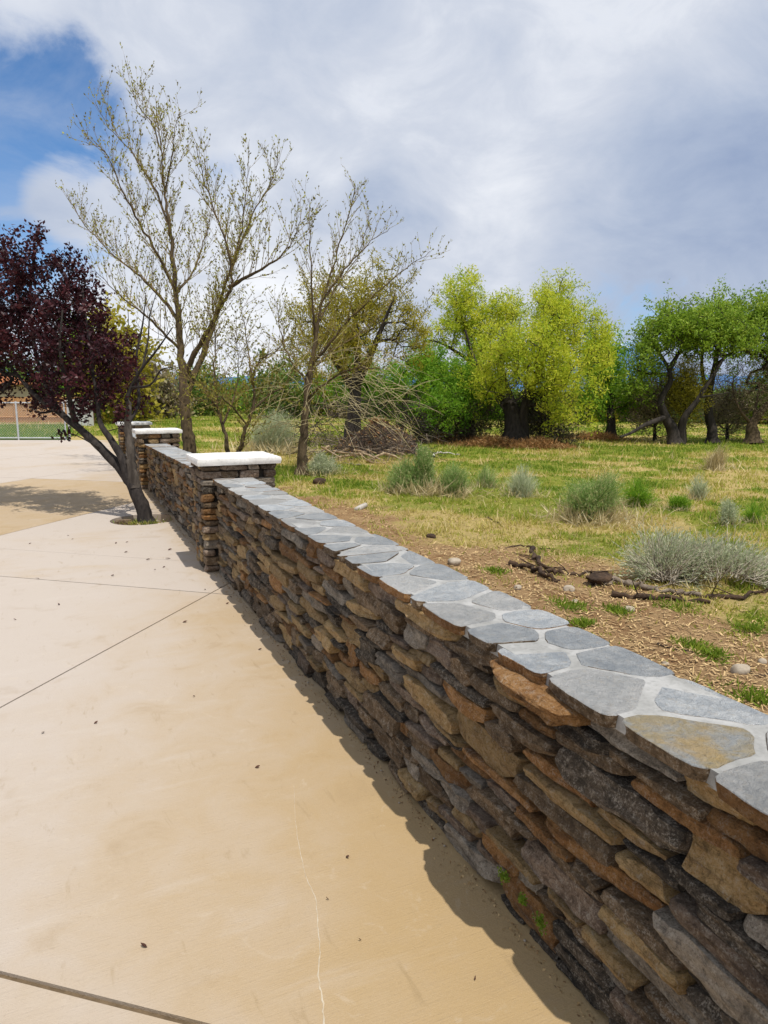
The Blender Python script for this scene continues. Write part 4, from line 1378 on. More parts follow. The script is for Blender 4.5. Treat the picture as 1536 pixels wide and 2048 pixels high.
leafy_tree('cottonwood_tree', 'spreading green cottonwood with forked black trunks leaning left, right of the mountain', 'tree',
           [([(g,), (1345, 860, dc), (1332, 835, dc), (1322, 800, dc), (1340, 765, dc), (1338, 740, dc), (1318, 705, dc), (1300, 680, dc), (1285, 670, dc)], 0.26, 0.03),
            ([((g + np.array([.3, 0, 0])),), (1362, 860, dc), (1372, 830, dc - .2), (1395, 800, dc - .3), (1420, 760, dc - .4), (1445, 720, dc - .2), (1455, 680, dc), (1480, 640, dc)], 0.24, 0.03),
            ([(1338, 740, dc), (1355, 710, dc + .2), (1370, 680, dc + .4), (1372, 640, dc + .5)], 0.13, 0.04),
            ([(1336, 748, dc), (1305, 748, dc - .3), (1275, 740, dc - .5)], 0.09, 0.03),
            ([(1330, 835, dc), (1290, 850, dc - .5), (1262, 866, dc - .8), (1240, 874, dc - 1)], 0.14, 0.05),
            ([(1400, 795, dc - .3), (1430, 790, dc - .6), (1460, 785, dc - .8)], 0.06, 0.02)],
           [(1318, 650, dc, 34, 34, 1.2), (1370, 635, dc, 48, 36, 1.6), (1425, 630, dc, 52, 40, 1.7), (1300, 690, dc, 26, 38, 1.0), (1470, 650, dc, 45, 42, 1.6), (1268, 740, dc, 28, 28, .8), (1290, 730, dc, 26, 34, .8), (1400, 650, dc, 70, 30, 1.5), (1340, 625, dc, 50, 28, 1.2)],
           1300, 42000, 0.115, L_DGREEN, BARK_DARK, r5, sigma=0.17, aspect=0.5, up=0.2, shrink=9.0, dy=17.0, tip=0.009, e=0.42, step=0.28, rmax=0.2)
g, dd2 = gtree(1424, 886)
leafy_tree('cottonwood_tree', 'tall straight trunked green cottonwood at the right, reaching past the picture edge', 'tree',
           [([(g,), (1424, 860, dd2), (1416, 820, dd2), (1422, 770, dd2), (1432, 720, dd2), (1440, 690, dd2), (1462, 650, dd2), (1480, 610, dd2)], 0.24, 0.05),
            ([(1418, 800, dd2), (1404, 740, dd2 + .3), (1404, 690, dd2 + .5), (1390, 650, dd2 + .6)], 0.13, 0.04),
            ([(1432, 730, dd2), (1470, 700, dd2 - .3), (1510, 680, dd2 - .5)], 0.1, 0.03),
            ([(1440, 690, dd2), (1500, 640, dd2 + .3), (1540, 610, dd2 + .4)], 0.1, 0.03)],
           [(1450, 610, dd2, 40, 25, 1.4), (1490, 592, dd2, 42, 22, 1.5), (1540, 600, dd2, 45, 28, 1.5), (1400, 635, dd2, 40, 35, 1.4), (1500, 645, dd2, 50, 40, 1.6), (1580, 640, dd2, 50, 45, 1.6), (1545, 690, dd2 + .5, 40, 40, 1.4), (1530, 760, dd2 + 2, 40, 50, 1.2)],
           1300, 44000, 0.115, L_DGREEN, BARK_DARK, r5, sigma=0.17, aspect=0.5, up=0.2, shrink=9.0, dy=17.0, tip=0.009, e=0.42, step=0.28, rmax=0.18)
g, d8 = gtree(1505, 887)
leafy_tree('old_tree', 'squat tree with thick pale grey trunk and brownish twigs at the right edge', 'tree',
           [([(g,), (1504, 860, d8), (1506, 845, d8), (1530, 815, d8), (1560, 790, d8)], 0.34, 0.12), ([(1504, 850, d8), (1480, 820, d8 - .2), (1466, 780, d8), (1467, 755, d8)], 0.10, 0.03),
            ([(1506, 850, d8), (1512, 810, d8 + .2), (1520, 770, d8 + .3)], 0.12, 0.04)],
           [(1500, 790, d8, 40, 35, 1.2), (1540, 760, d8, 45, 50, 1.3), (1480, 740, d8, 35, 45, 1.1), (1560, 820, d8, 40, 30, 1.0)],
           420, 9000, 0.09, L_BARE, BARK_BROWN, r5, sigma=0.2, aspect=0.25, up=0.1, tip=0.008, e=0.42, step=0.25, rmax=0.15, wob=0.2)
# tawny half-bare thickets under and behind the cottonwoods
for (px, py, dd_, rx, ry, lab, mat) in ((1310, 800, dc + 2.2, 55, 45, 'tawny half bare thicket behind the forked cottonwood trunks', L_BARE),
                                        (1370, 770, dc + 1.2, 30, 60, 'small yellow green sapling among the forked cottonwood trunks', L_OLIVE),
                                        (1455, 810, dc + 4.0, 45, 40, 'brown thicket seen between the straight cottonwood and squat tree', L_BARE),
                                        (1080, 838, dw + 1.2, 95, 40, 'dark twiggy undergrowth at the foot of the large yellow willow', L_BRUSH),
                                        (900, 842, dw + 1.0, 100, 38, 'dark twiggy undergrowth left of the yellow willow trunk', L_BRUSH)):
    g = at_depth(px, 870, dd_); g[2] = float(gz(g[0], g[1]))
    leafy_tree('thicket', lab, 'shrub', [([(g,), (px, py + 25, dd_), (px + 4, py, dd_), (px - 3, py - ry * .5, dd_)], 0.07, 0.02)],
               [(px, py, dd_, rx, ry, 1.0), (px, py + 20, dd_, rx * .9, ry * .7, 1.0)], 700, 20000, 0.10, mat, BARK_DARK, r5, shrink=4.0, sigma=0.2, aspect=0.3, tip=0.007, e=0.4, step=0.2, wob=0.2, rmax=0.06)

# far belt of trees closing off the pasture; each one its own
r6 = np.random.default_rng(606)
belt = []
names = ['left of the plum tree', 'behind the plum tree', 'right behind the plum tree', 'left of the tall bare tree']
k_ = 0
sp = [(-260, 690, 60), (-120, 700, 58), (40, 690, 62), (180, 650, 40), (240, 640, 36), (300, 720, 44), (400, 735, 52), (480, 765, 62), (560, 725, 50), (640, 750, 58), (730, 745, 52), (820, 775, 58), (900, 770, 56),
      (990, 775, 57), (1080, 780, 55), (1170, 790, 56), (1245, 800, 58), (1310, 790, 60), (1380, 795, 56), (1450, 785, 58), (1520, 780, 55), (1600, 770, 54), (1690, 760, 57), (1790, 750, 56)]
ords = ['first', 'second', 'third', 'fourth', 'fifth', 'sixth', 'seventh', 'eighth', 'ninth', 'tenth', 'eleventh', 'twelfth', 'thirteenth', 'fourteenth', 'fifteenth', 'sixteenth', 'seventeenth', 'eighteenth', 'nineteenth', 'twentieth', 'twenty-first', 'twenty-second', 'twenty-third', 'twenty-fourth']
for q, (px, pt, dd_) in enumerate(sp):
    g = at_depth(px, 840, dd_); g[2] = float(gz(g[0], g[1]))
    hh = 0.5 * (842 - pt)
    mat = [L_FAR, L_GREEN, L_FAR, L_OLIVE, L_BARE, L_FAR][q % 6] if q not in (3, 4, 5) else (L_GREEN, L_OLIVE, L_BARE)[q - 3]
    hue = {L_FAR.name: 'dark green', L_GREEN.name: 'bright green', L_OLIVE.name: 'olive', L_BARE.name: 'brownish'}[mat.name]
    leafy_tree('far_tree', '%s far tree, %s from the left in the distant tree line' % (hue, ords[q]), 'tree',
               [([(g,), (px, 820, dd_), (px + 3, 790, dd_), (px, pt + hh * .6, dd_)], 0.22, 0.06)],
               [(px, pt + hh * .75, dd_, 48 * (40 / dd_) ** .3, hh * .72, 2.2), (px + 20, pt + hh * 1.35, dd_, 52, hh * .55, 2.0), (px - 22, pt + hh * 1.35, dd_, 50, hh * .5, 2.0)],
               190, 9000, 0.30, mat, BARK_DARK, r6, 'distant tree line', cl=0.6, spray=0.7, sigma=0.45, aspect=0.5, tip=0.02, e=0.42, step=0.7, rmax=0.15)

# ------------------------------------------------------------------ brush pile at the foot of the olive willow
r7 = np.random.default_rng(707)
gb = ground_at(745, 915)
dbp = depth_of(gb)
pile = thing('brush_pile', gb, 'heap of dead roots, bark and grey branches on the grass', 'brush pile')
# dark heap of bark and soil
n_r, n_a = 14, 40
sc_ = dbp / F_PX
ctr = ground_at(755, 905)
V = []
for a in range(n_r + 1):
    for b in range(n_a):
        th = b / n_a * 6.2832; rr_ = a / n_r
        lx = math.cos(th) * rr_ * 1.35; ly = math.sin(th) * rr_ * 1.1
        hgt = 0.85 * max(0, 1 - rr_ ** 1.6) * (0.75 + 0.5 * float(fbm(np.array([lx * 2 + 9]), np.array([ly * 2]), 8, 3)[0]))
        p = ctr + RT * lx + np.array([FW[0], FW[1], 0]) * ly
        V.append((p[0], p[1], float(gz(p[0], p[1])) - 0.03 + hgt + r7.normal() * 0.03 * (rr_ < .95)))
F = [(a * n_a + b, a * n_a + (b + 1) % n_a, (a + 1) * n_a + (b + 1) % n_a, (a + 1) * n_a + b) for a in range(n_r) for b in range(n_a)]
poly_mesh('mound', V, F, DARKWOOD, pile)
VV = np.array(V)


def stick_tubes(rng, n, pxr, pyr, Lr, rr, dirf, d, dj=0.6, k=4, bend=0.10):
    acc = Acc()
    for i in range(n):
        p = at_depth(rng.uniform(*pxr), rng.uniform(*pyr), d + rng.normal() * dj)
        p[2] = max(p[2], float(gz(p[0], p[1])) + 0.02)
        dr = dirf(p, rng); dr /= np.linalg.norm(dr)
        L = rng.uniform(*Lr)
        pts = [p]
        for s in range(5):
            dr = dr + rng.normal(size=3) * bend; dr /= np.linalg.norm(dr)
            q = pts[-1] + dr * L / 5
            q[2] = max(q[2], float(gz(q[0], q[1])) + 0.015)
            pts.append(q)
        r0 = rng.uniform(*rr)
        acc.add(tube(smooth_poly(pts, 2), np.linspace(r0, r0 * 0.45, 11), k, 0.08, rng), rng.random())
    return acc
stick_tubes(r7, 170, (620, 860), (860, 920), (0.25, 0.8), (0.005, 0.012), lambda p, g: np.array([g.normal() * .7, g.normal() * .7, -abs(g.normal()) * .8 + .1]), dbp - .5, 0.6).build('grey_branches', DEADWOOD, pile, True)
stick_tubes(r7, 420, (590, 850), (800, 905), (0.4, 1.3), (0.004, 0.012), lambda p, g: np.array([g.normal(), g.normal(), g.normal() * .6]), dbp, 0.7, 3, 0.15).build('dark_branches', BARK_DARK, pile, True)
for i in range(22):
    stick_tubes(r7, 1, (640, 770), (892, 922), (0.25, 0.6), (0.018, 0.04), lambda p, g: RT * (1 if g.random() < .7 else -1) + g.normal(size=3) * .35 + np.array([0, 0, -.35]), dbp - .9, 0.3, 6, 0.08).build('log', SPLITWOOD, pile, True)
acc = Acc()
iv = r7.integers(0, len(VV), 900)
acc.add(leaf_quads(VV[iv] + r7.normal(size=(900, 3)) * 0.03, 0.12, 0.35, 0.1, r7), r7.random(900))
acc.build('bark_flakes', L_DRY, pile)
# rusty dry weeds under the willows
for (px, py, wpx, lab) in ((985, 893, 75, 'rusty dry weeds left of the yellow willow trunk'), (1075, 897, 65, 'rusty dry weeds right of the yellow willow trunk'), (1190, 880, 60, 'rusty dry weeds heaped under the green tree'),
                           (900, 884, 60, 'rusty dry weeds right of the brush pile')):
    g = ground_at(px, py); dd_ = depth_of(g)
    W = wpx * dd_ / F_PX
    n = 2600
    u = r7.normal(size=(n, 2)) * np.array([W * .55, .5])
    C = g[None, :] + RT[None, :] * u[:, :1] + np.array([[FW[0], FW[1], 0]]) * u[:, 1:]
    C[:, 2] = gz(C[:, 0], C[:, 1])
    C[:, 2] += r7.random(n) * 0.32 * np.exp(-(u[:, 0] / W) ** 2 * 1.5)
    acc = Acc(); acc.add(leaf_quads(C, 0.16, 0.12, 0.5, r7), r7.random(n) * .8)
    tag(acc.build('dry_weeds', L_DRY, None), lab, 'weeds', 'dry weeds under the trees')


# ------------------------------------------------------------------ shrubs
def shrub(px, py, wpx, hpx, label, mat, rng, n=700, wide=0.9, name='rabbitbrush', stem=TWIG_PALE, group='shrubs in the pasture', width=0.006, droop=0.0, leaf=0.0):
    g = ground_at(px, py); dd_ = depth_of(g)
    W = wpx * dd_ / F_PX / 2 * 1.3; Hh = hpx * dd_ / F_PX * 1.15; n = int(n * 1.7)
    root = thing(name, g, label, 'shrub', group)
    b = rng.normal(size=(n, 2)) * W * 0.20
    az = rng.uniform(0, 6.2832, n); rad = rng.random(n) ** 0.6
    sdn = rng.uniform(0, 99)
    lump = 0.62 + 0.60 * vnoise(np.cos(az) * 1.6 + sdn, np.sin(az) * 1.6 + sdn, 71)
    rad = rad * lump
    topx = np.cos(az) * rad * W * wide; topy = np.sin(az) * rad * W * wide
    hh = Hh * np.sqrt(np.clip(1 - (rad * 0.80) ** 2, 0.1, 1)) * rng.uniform(0.45, 1.15, n) * (0.6 + 0.6 * vnoise(topx / W * 2.2 + sdn, topy / W * 2.2, 72))
    P0 = np.stack([g[0] + b[:, 0], g[1] + b[:, 1], np.zeros(n)], 1)
    P0[:, 2] = gz(P0[:, 0], P0[:, 1]) - 0.005
    P2 = np.stack([g[0] + topx, g[1] + topy, P0[:, 2] + hh], 1)
    P1 = 0.5 * (P0 + P2); P1[:, :2] -= (P2 - P0)[:, :2] * 0.10; P1[:, 2] += hh * 0.10
    P1 += rng.normal(size=P1.shape) * W * 0.07; P2[:, :2] += rng.normal(size=(n, 2)) * W * 0.10
    P2[:, 2] -= droop * rad * hh
    wv = rng.normal(size=(n, 3)); wv[:, 2] = 0; wv /= np.linalg.norm(wv, axis=1, keepdims=True)
    wd = (width * (0.45 + dd_ * 0.05) * rng.uniform(0.6, 1.4, n))[:, None]
    V = np.stack([P0 - wv * wd * .5, P0 + wv * wd * .5, P1 + wv * wd * .5, P1 - wv * wd * .5, P2 + wv * wd * .2, P2 - wv * wd * .2], 1).reshape(-1, 3)
    o = (np.arange(n) * 6)[:, None]
    F = np.concatenate([o + np.array([0, 1, 2, 3]), o + np.array([3, 2, 4, 5])])
    va = rng.random(n)
    acc = Acc(); acc.add((V, F), np.concatenate([np.clip(va * .6 + .4, 0, 1), va]))
    if leaf > 0:
        m_ = n * 5
        k = rng.integers(0, n, m_); u = rng.uniform(0.3, 1.0, m_)[:, None]
        C = np.where(u < .5, P0[k] + (P1[k] - P0[k]) * u * 2, P1[k] + (P2[k] - P1[k]) * (u * 2 - 1))
        acc.add(leaf_quads(C, leaf, 0.22, 0.5, rng), rng.random(m_))
    acc.build('foliage', mat, root)
    m2 = int(n * 0.35)
    bb = rng.normal(size=(m2, 2)) * W * 0.55
    Q0 = np.stack([g[0] + bb[:, 0], g[1] + bb[:, 1], np.zeros(m2)], 1); Q0[:, 2] = gz(Q0[:, 0], Q0[:, 1])
    ad = Acc(); ad.add(leaf_quads(Q0, Hh * 0.42, 0.05, 0.9, rng), rng.uniform(.45, 1, m2)); ad.build('dry_grass', L_STALK, root)['kind'] = 'stuff'
    k = rng.integers(0, n, 40)
    acc = Acc(); acc.add(seg_prisms(P0[k], P1[k], np.full(40, .007), np.full(40, .004), 3)); acc.build('stems', stem, root)
    return root

r8 = np.random.default_rng(808)
shrub(545, 905, 115, 65, 'wide grey green sagebrush behind the near pillar', L_SAGE, r8, 1300, name='sagebrush', leaf=0.05)
shrub(646, 950, 62, 38, 'small grey sagebrush just right of the bare tree trunk', L_SAGE, r8, 600, name='sagebrush', leaf=0.045)
shrub(812, 988, 72, 55, 'dark green rabbitbrush, left of the upright clump', L_RABBIT, r8, 900, leaf=0.04)
shrub(845, 990, 62, 85, 'tallest dark green upright rabbitbrush clump, in front of the brush pile', L_RABBIT, r8, 1000, 0.6, leaf=0.045)
shrub(905, 993, 66, 62, 'feathery green rabbitbrush right of the tallest clump', L_RABBIT, r8, 700, 0.85, leaf=0.03)
shrub(972, 975, 60, 36, 'faint pale green tuft right of the feathery rabbitbrush', L_RABBIT, r8, 320)
shrub(1043, 992, 70, 48, 'pale wispy rabbitbrush in the middle of pasture', L_SAGE, r8, 380, leaf=0.02)
shrub(1185, 1040, 118, 85, 'large rounded pale green rabbitbrush in the middle distance', L_RABBIT, r8, 1300, 0.95, leaf=0.035)
shrub(1188, 1040, 130, 60, 'straw coloured dry stalks skirting the large rounded rabbitbrush', L_STALK, r8, 260, 1.0, name='dry_stalks')
shrub(1275, 1012, 66, 44, 'bright green low bush right of the large rounded rabbitbrush', L_GREEN, r8, 520, leaf=0.03)
shrub(1358, 1020, 44, 32, 'smaller bright green bush, middle right of the pasture', L_GREEN, r8, 380, leaf=0.03)
shrub(1397, 1000, 46, 44, 'pale wispy tuft behind the smaller bright green bush', L_SAGE, r8, 240)
shrub(1455, 1052, 42, 52, 'small blue green sagebrush standing alone at the right', L_SAGE, r8, 260, name='sagebrush', leaf=0.03)
shrub(1506, 1045, 40, 36, 'thin green tuft near the right edge of the pasture', L_GREEN, r8, 260)
shrub(1430, 940, 62, 45, 'pale dry bunchgrass clump in front of the cottonwoods', L_STALK, r8, 320, 0.9, name='bunchgrass')
# uprooted silver sagebrush, several fans lying on their sides
g = ground_at(1385, 1163); dsg = depth_of(g)
sage = thing('sagebrush', g, 'large silvery uprooted sagebrush lying on the soil at the right', 'shrub', 'shrubs in the pasture')
accf = Acc(); accs = Acc()
ux = RT; uy = np.array([FW[0], FW[1], 0]); uy /= np.linalg.norm(uy)
s_ = dsg / F_PX
for (fx, fz, dx, dz, L, n) in ((-70, 14, .1, 1.0, 108, 420), (-75, 16, -.8, .45, 85, 320), (-60, 18, .7, .75, 90, 420), (-20, 14, .5, .9, 82, 420), (30, 16, .3, .9, 80, 420), (70, 18, .6, .75, 76, 380), (110, 12, .8, .45, 70, 260), (-60, 14, .5, -.15, 80, 260), (100, 10, .9, .1, 75, 200), (20, 22, -.5, .8, 70, 300), (140, 8, .8, .35, 60, 160)):
    for i in range(n):
        p = g + ux * fx * s_ + uy * r8.normal() * 0.10 + np.array([0, 0, fz * s_]) + r8.normal(size=3) * 0.02
        dr = ux * dx + np.array([0, 0, dz]) + r8.normal(size=3) * 0.30 + uy * r8.normal() * .28
        dr /= np.linalg.norm(dr)
        l = L * s_ * r8.uniform(0.4, 1.05)
        p1 = p + dr * l * .5 + r8.normal(size=3) * .015
        p2 = p + dr * l + r8.normal(size=3) * .03
        lo = float(gz(p[0], p[1])) + .01
        p1[2] = max(p1[2], lo); p2[2] = max(p2[2], lo)
        if i % 4 == 0: accs.add(seg_prisms([p, p1], [p1, p2], [.0045, .003], [.003, .0015], 3))
        ns = 5
        u = r8.uniform(0.45, 1, ns)[:, None]
        C = np.where(u < .5, p + (p1 - p) * u * 2, p1 + (p2 - p1) * (u * 2 - 1))
        accf.add(leaf_quads(C, 0.038, 0.16, 0.0, r8, np.repeat(dr[None], ns, 0), .5), r8.random(ns))
accs.build('stems', simple_mat('sage_stem', (0.40, 0.34, 0.26), (0.56, 0.50, 0.41), 10), sage, True)
accf.build('foliage', L_SAGE, sage)

# ------------------------------------------------------------------ fallen branches, bark and stones on the soil
def fallen(px_pts, r0, label, mat=DARKWOOD, name='fallen_branch', twigs=0, rng=r8):
    P = np.array([ground_at(*q) for q in px_pts])
    P = smooth_poly(P, 5)
    P[:, 2] = gz(P[:, 0], P[:, 1]) + r0 * 0.7
    P[1:-1] += rng.normal(size=P[1:-1].shape) * r0 * 0.6
    acc = Acc(); acc.add(tube(P, r0 * np.linspace(1, .5, len(P)) * rng.uniform(.8, 1.25, len(P)), 7, 0.12, rng))
    root = thing(name, P[0], label, 'branch', 'fallen branches on the soil')
    acc.build('limb', mat, root, True)
    if twigs:
        acc = Acc()
        for i in range(twigs):
            p = P[rng.integers(1, len(P))]
            dr = rng.normal(size=3); dr[2] = abs(dr[2]) * .5; dr /= np.linalg.norm(dr)
            q = p + dr * rng.uniform(.08, .3)
            acc.add(tube(np.array([p, (p + q) / 2 + rng.normal(size=3) * .015, q]), [.006, .004, .002], 4, 0, rng))
        acc.build('twig', mat, root, True)
    return root
fallen([(1185, 1172), (1240, 1168), (1290, 1180), (1350, 1188), (1400, 1194)], 0.030, 'thick pale brown dead limb lying below the uprooted sagebrush', DEADWOOD, twigs=10)
fallen([(1225, 1192), (1290, 1198), (1350, 1204), (1420, 1208)], 0.024, 'dark reddish limb lying just in front of the pale limb', DARKWOOD, twigs=8)
fallen([(1390, 1194), (1450, 1198), (1510, 1190), (1545, 1180)], 0.020, 'brown limb running to the right picture edge', DARKWOOD, twigs=9)
fallen([(1062, 1098), (1072, 1120), (1092, 1138), (1130, 1142)], 0.026, 'bent dark branch on the soil left of the sagebrush', DARKWOOD, twigs=6)
fallen([(1010, 1098), (1050, 1094), (1100, 1098)], 0.010, 'thin straight dark stick above the bent branch', DARKWOOD)
fallen([(1020, 1130), (1060, 1142), (1100, 1160), (1120, 1166)], 0.028, 'rotten dark branch piece nearest the wall', DARKWOOD, twigs=5)
fallen([(1085, 1148), (1130, 1150), (1185, 1150)], 0.022, 'dark branch leading to the rotten stump', DARKWOOD, twigs=4)
fallen([(970, 1034), (985, 1042), (1005, 1054)], 0.012, 'short dark stick on the straw in the middle', DARKWOOD)
fallen([(1315, 1290), (1345, 1298), (1385, 1306)], 0.010, 'thin brown stick on the soil at lower right', DARKWOOD)
fallen([(1490, 1345), (1515, 1352), (1540, 1350)], 0.010, 'thin dark twig by the rock at the right edge', DARKWOOD)
fallen([(868, 915), (872, 908), (890, 908), (920, 910)], 0.035, 'bleached curved log right of the brush pile', simple_mat('bleached_wood', (0.48, 0.44, 0.38), (0.6, 0.56, 0.5), 8))
fallen([(688, 928), (705, 930), (722, 932)], 0.03, 'short pale log on the grass before the brush pile', DEADWOOD)
g = ground_at(1200, 1168); P, F = stone_geo(0.20, 0.12, 0.11, r8, (7, 7, 7), 9, 3.0, 0.6, 14)
o = mesh_np('rotten_stump', P, F, DARKWOOD, None, True); o.location = tuple(g + np.array([0, 0, .05])); tag(o, 'lumpy dark rotten stump piece at the end of the branches', 'stump')
for (px, py, w_, lab, mat) in ((1258, 1222, 20, 'smooth pale round stone on the soil by the grass', ROCK), (1480, 1345, 34, 'tan rounded rock near the right edge by the wall', ROCK),
                               (908, 1128, 26, 'flat tan rock on the soil behind the cap', ROCK), (1138, 1182, 20, 'pointed pale stone left of the rotten stump', ROCK),
                               (1035, 1178, 16, 'small brown clod left of the pointed stone', ROCK), (1330, 1330, 14, 'small tan pebble at the wall edge', ROCK),
                               (1525, 1325, 16, 'small pale pebble at the far right', ROCK), (862, 1075, 18, 'dark brown clod on the soil above the ochre flag', DARKWOOD),
                               (640, 968, 26, 'dark bark chip lying near the bare tree', DARKWOOD), (1150, 1205, 14, 'small grey pebble below the pointed stone', ROCK)):
    g = ground_at(px, py); s = w_ * depth_of(g) / F_PX
    P, F = stone_geo(s, s * 1.1, s * 0.7, r8, (4, 4, 4), 2.6, 0.9)
    o = mesh_np('rock', P, F, mat, None, True); o.location = tuple(g + np.array([0, 0, s * .15])); o.rotation_euler = (0, 0, r8.uniform(0, 3)); tag(o, lab, 'rock', 'loose stones on the soil')
g = ground_at(722, 1018); P, F = stone_geo(0.26, 0.09, 0.07, r8, (6, 3, 3), 4, 1.4, .3)
o = mesh_np('wood_chunk', P, F, simple_mat('bleached_chunk', (0.5, 0.47, 0.42), (0.36, 0.32, 0.27), 20), None, True); o.location = tuple(g + np.array([0, 0, .03])); o.rotation_euler = (0, -0.2, 0.5)
tag(o, 'bleached wood chunk on the straw behind the wall cap', 'wood')

# ------------------------------------------------------------------ grass, weeds and straw (nobody could count them)
r9 = np.random.default_rng(909)


def scatter(n, rmin, rmax, rng, a0=-16, a1=64):
    r = np.exp(rng.uniform(math.log(rmin), math.log(rmax), n))
    a = np.radians(rng.uniform(a0, a1, n))
    x = r * np.sin(a); y = r * np.cos(a)
    k = (x > 1.52) | ((y > 27.6) & (x < 1.4))
    return x[k], y[k], r[k]

x, y, r = scatter(560000, 2.6, 60, r9)
so = soil_mask(x, y); st = straw_mask(x, y)
tuft = fbm(x * 3.1, y * 3.1, 51, 3)
fine_ = fbm(x * 7.0, y * 7.0, 57, 2)
dens = np.clip((1 - so) * 0.95 + 0.14 * (fine_ > 0.60), 0, 1) * np.clip(0.10 + 1.5 * sstep(tuft * .6 + fine_ * .4, 0.36, 0.62), 0, 1)
kp = r9.random(len(x)) < dens * 0.85
x, y, r, so, st, tuft, fine_ = x[kp], y[kp], r[kp], so[kp], st[kp], tuft[kp], fine_[kp]
n = len(x)
hgt = (0.020 + 0.028 * r9.random(n) + 0.075 * sstep(tuft * .5 + fine_ * .5, .48, .68) * r9.random(n)) * (0.7 + 0.03 * np.clip(r, 0, 30)) * (1 - .35 * so)
tall_ = r9.random(n) < 0.03
hgt[tall_] *= 2.3
wd = 0.0035 + 0.00062 * r
C = np.stack([x, y, gz(x, y) - 0.004], 1)
dr = np.stack([r9.normal(size=n) * .45, r9.normal(size=n) * .45, np.ones(n)], 1)
az = r9.uniform(0, math.pi, n)
sv = np.stack([np.cos(az), np.sin(az), np.zeros(n)], 1) * wd[:, None]
V = np.stack([C - sv, C + sv, C + dr * hgt[:, None]], 1).reshape(-1, 3)
va = np.clip(-0.05 + 0.55 * st + 0.34 * (fbm(x * 2.3, y * 4.0, 59, 3) - .35) + 0.32 * r9.random(n) + (r9.random(n) < .12) * .35 - 0.12 * (so > .5), 0, 1)
va[tall_] = np.clip(va[tall_] + .4, 0, 1)
o = mesh_np('grass', V, np.arange(3 * n).reshape(-1, 3), L_GRASS, None, False, va)
tag(o, 'short patchy green and straw coloured grass over the pasture', 'grass', kind='stuff')
# straw and wood chips lying flat on the soil
x, y, r = scatter(75000, 2.4, 22, r9)
so = soil_mask(x, y)
kp = r9.random(len(x)) < (0.25 + 0.75 * so)
x, y, r = x[kp], y[kp], r[kp]; n = len(x)
C = np.stack([x, y, gz(x, y) + 0.004 + r9.random(n) * .012], 1)
dr = np.stack([r9.normal(size=n), r9.normal(size=n), r9.normal(size=n) * .18], 1); dr /= np.linalg.norm(dr, axis=1, keepdims=True)
sv = np.cross(dr, np.array([0, 0, 1.0])); sv /= np.linalg.norm(sv, axis=1, keepdims=True)
L = (0.015 + 0.035 * r9.random(n) ** 2 + 0.0016 * r)[:, None]; wv = (0.0012 + 0.0022 * r9.random(n) + 0.00028 * r)[:, None]
V = np.stack([C - sv * wv, C + sv * wv, C + dr * L + sv * wv, C + dr * L - sv * wv], 1).reshape(-1, 3)
o = mesh_np('straw', V, np.arange(4 * n).reshape(-1, 4), L_STRAW, None, False, np.clip(r9.random(n) * .75 + .25, 0, 1))
tag(o, 'dry straw and chips strewn over the bare soil', 'straw', kind='stuff')
# green weed clumps on the soil
for (px, py, w_, lab) in ((1140, 1215, 46, 'green weeds by the smooth pale stone'), (1235, 1225, 36, 'green weed patch behind the smooth pale stone'), (1385, 1295, 44, 'green weed clump at lower right of the soil'), (1425, 1312, 40, 'leafy green weeds near the tan rock'),
                          (1512, 1398, 50, 'green weeds at the right edge by the cap'), (1350, 1215, 60, 'weeds in front of the dark limb'), (1500, 1260, 40, 'small weed clump at the right edge'), (990, 1145, 30, 'little weed sprouts left of the rotten branch'), (1165, 1250, 26, 'tiny weed sprouts below the smooth stone')):
    g = ground_at(px, py); s = w_ * depth_of(g) / F_PX
    n = 240
    C = g + np.stack([r9.normal(size=n) * s * .38, r9.normal(size=n) * s * .38, np.zeros(n)], 1)
    C[:, 2] = gz(C[:, 0], C[:, 1])
    acc = Acc(); acc.add(leaf_quads(C, 0.055, 0.16, 1.0, r9), r9.random(n) * .38)
    tag(acc.build('weed_clump', L_GRASS, None), lab, 'weeds', 'weed clumps on the soil', 'stuff')

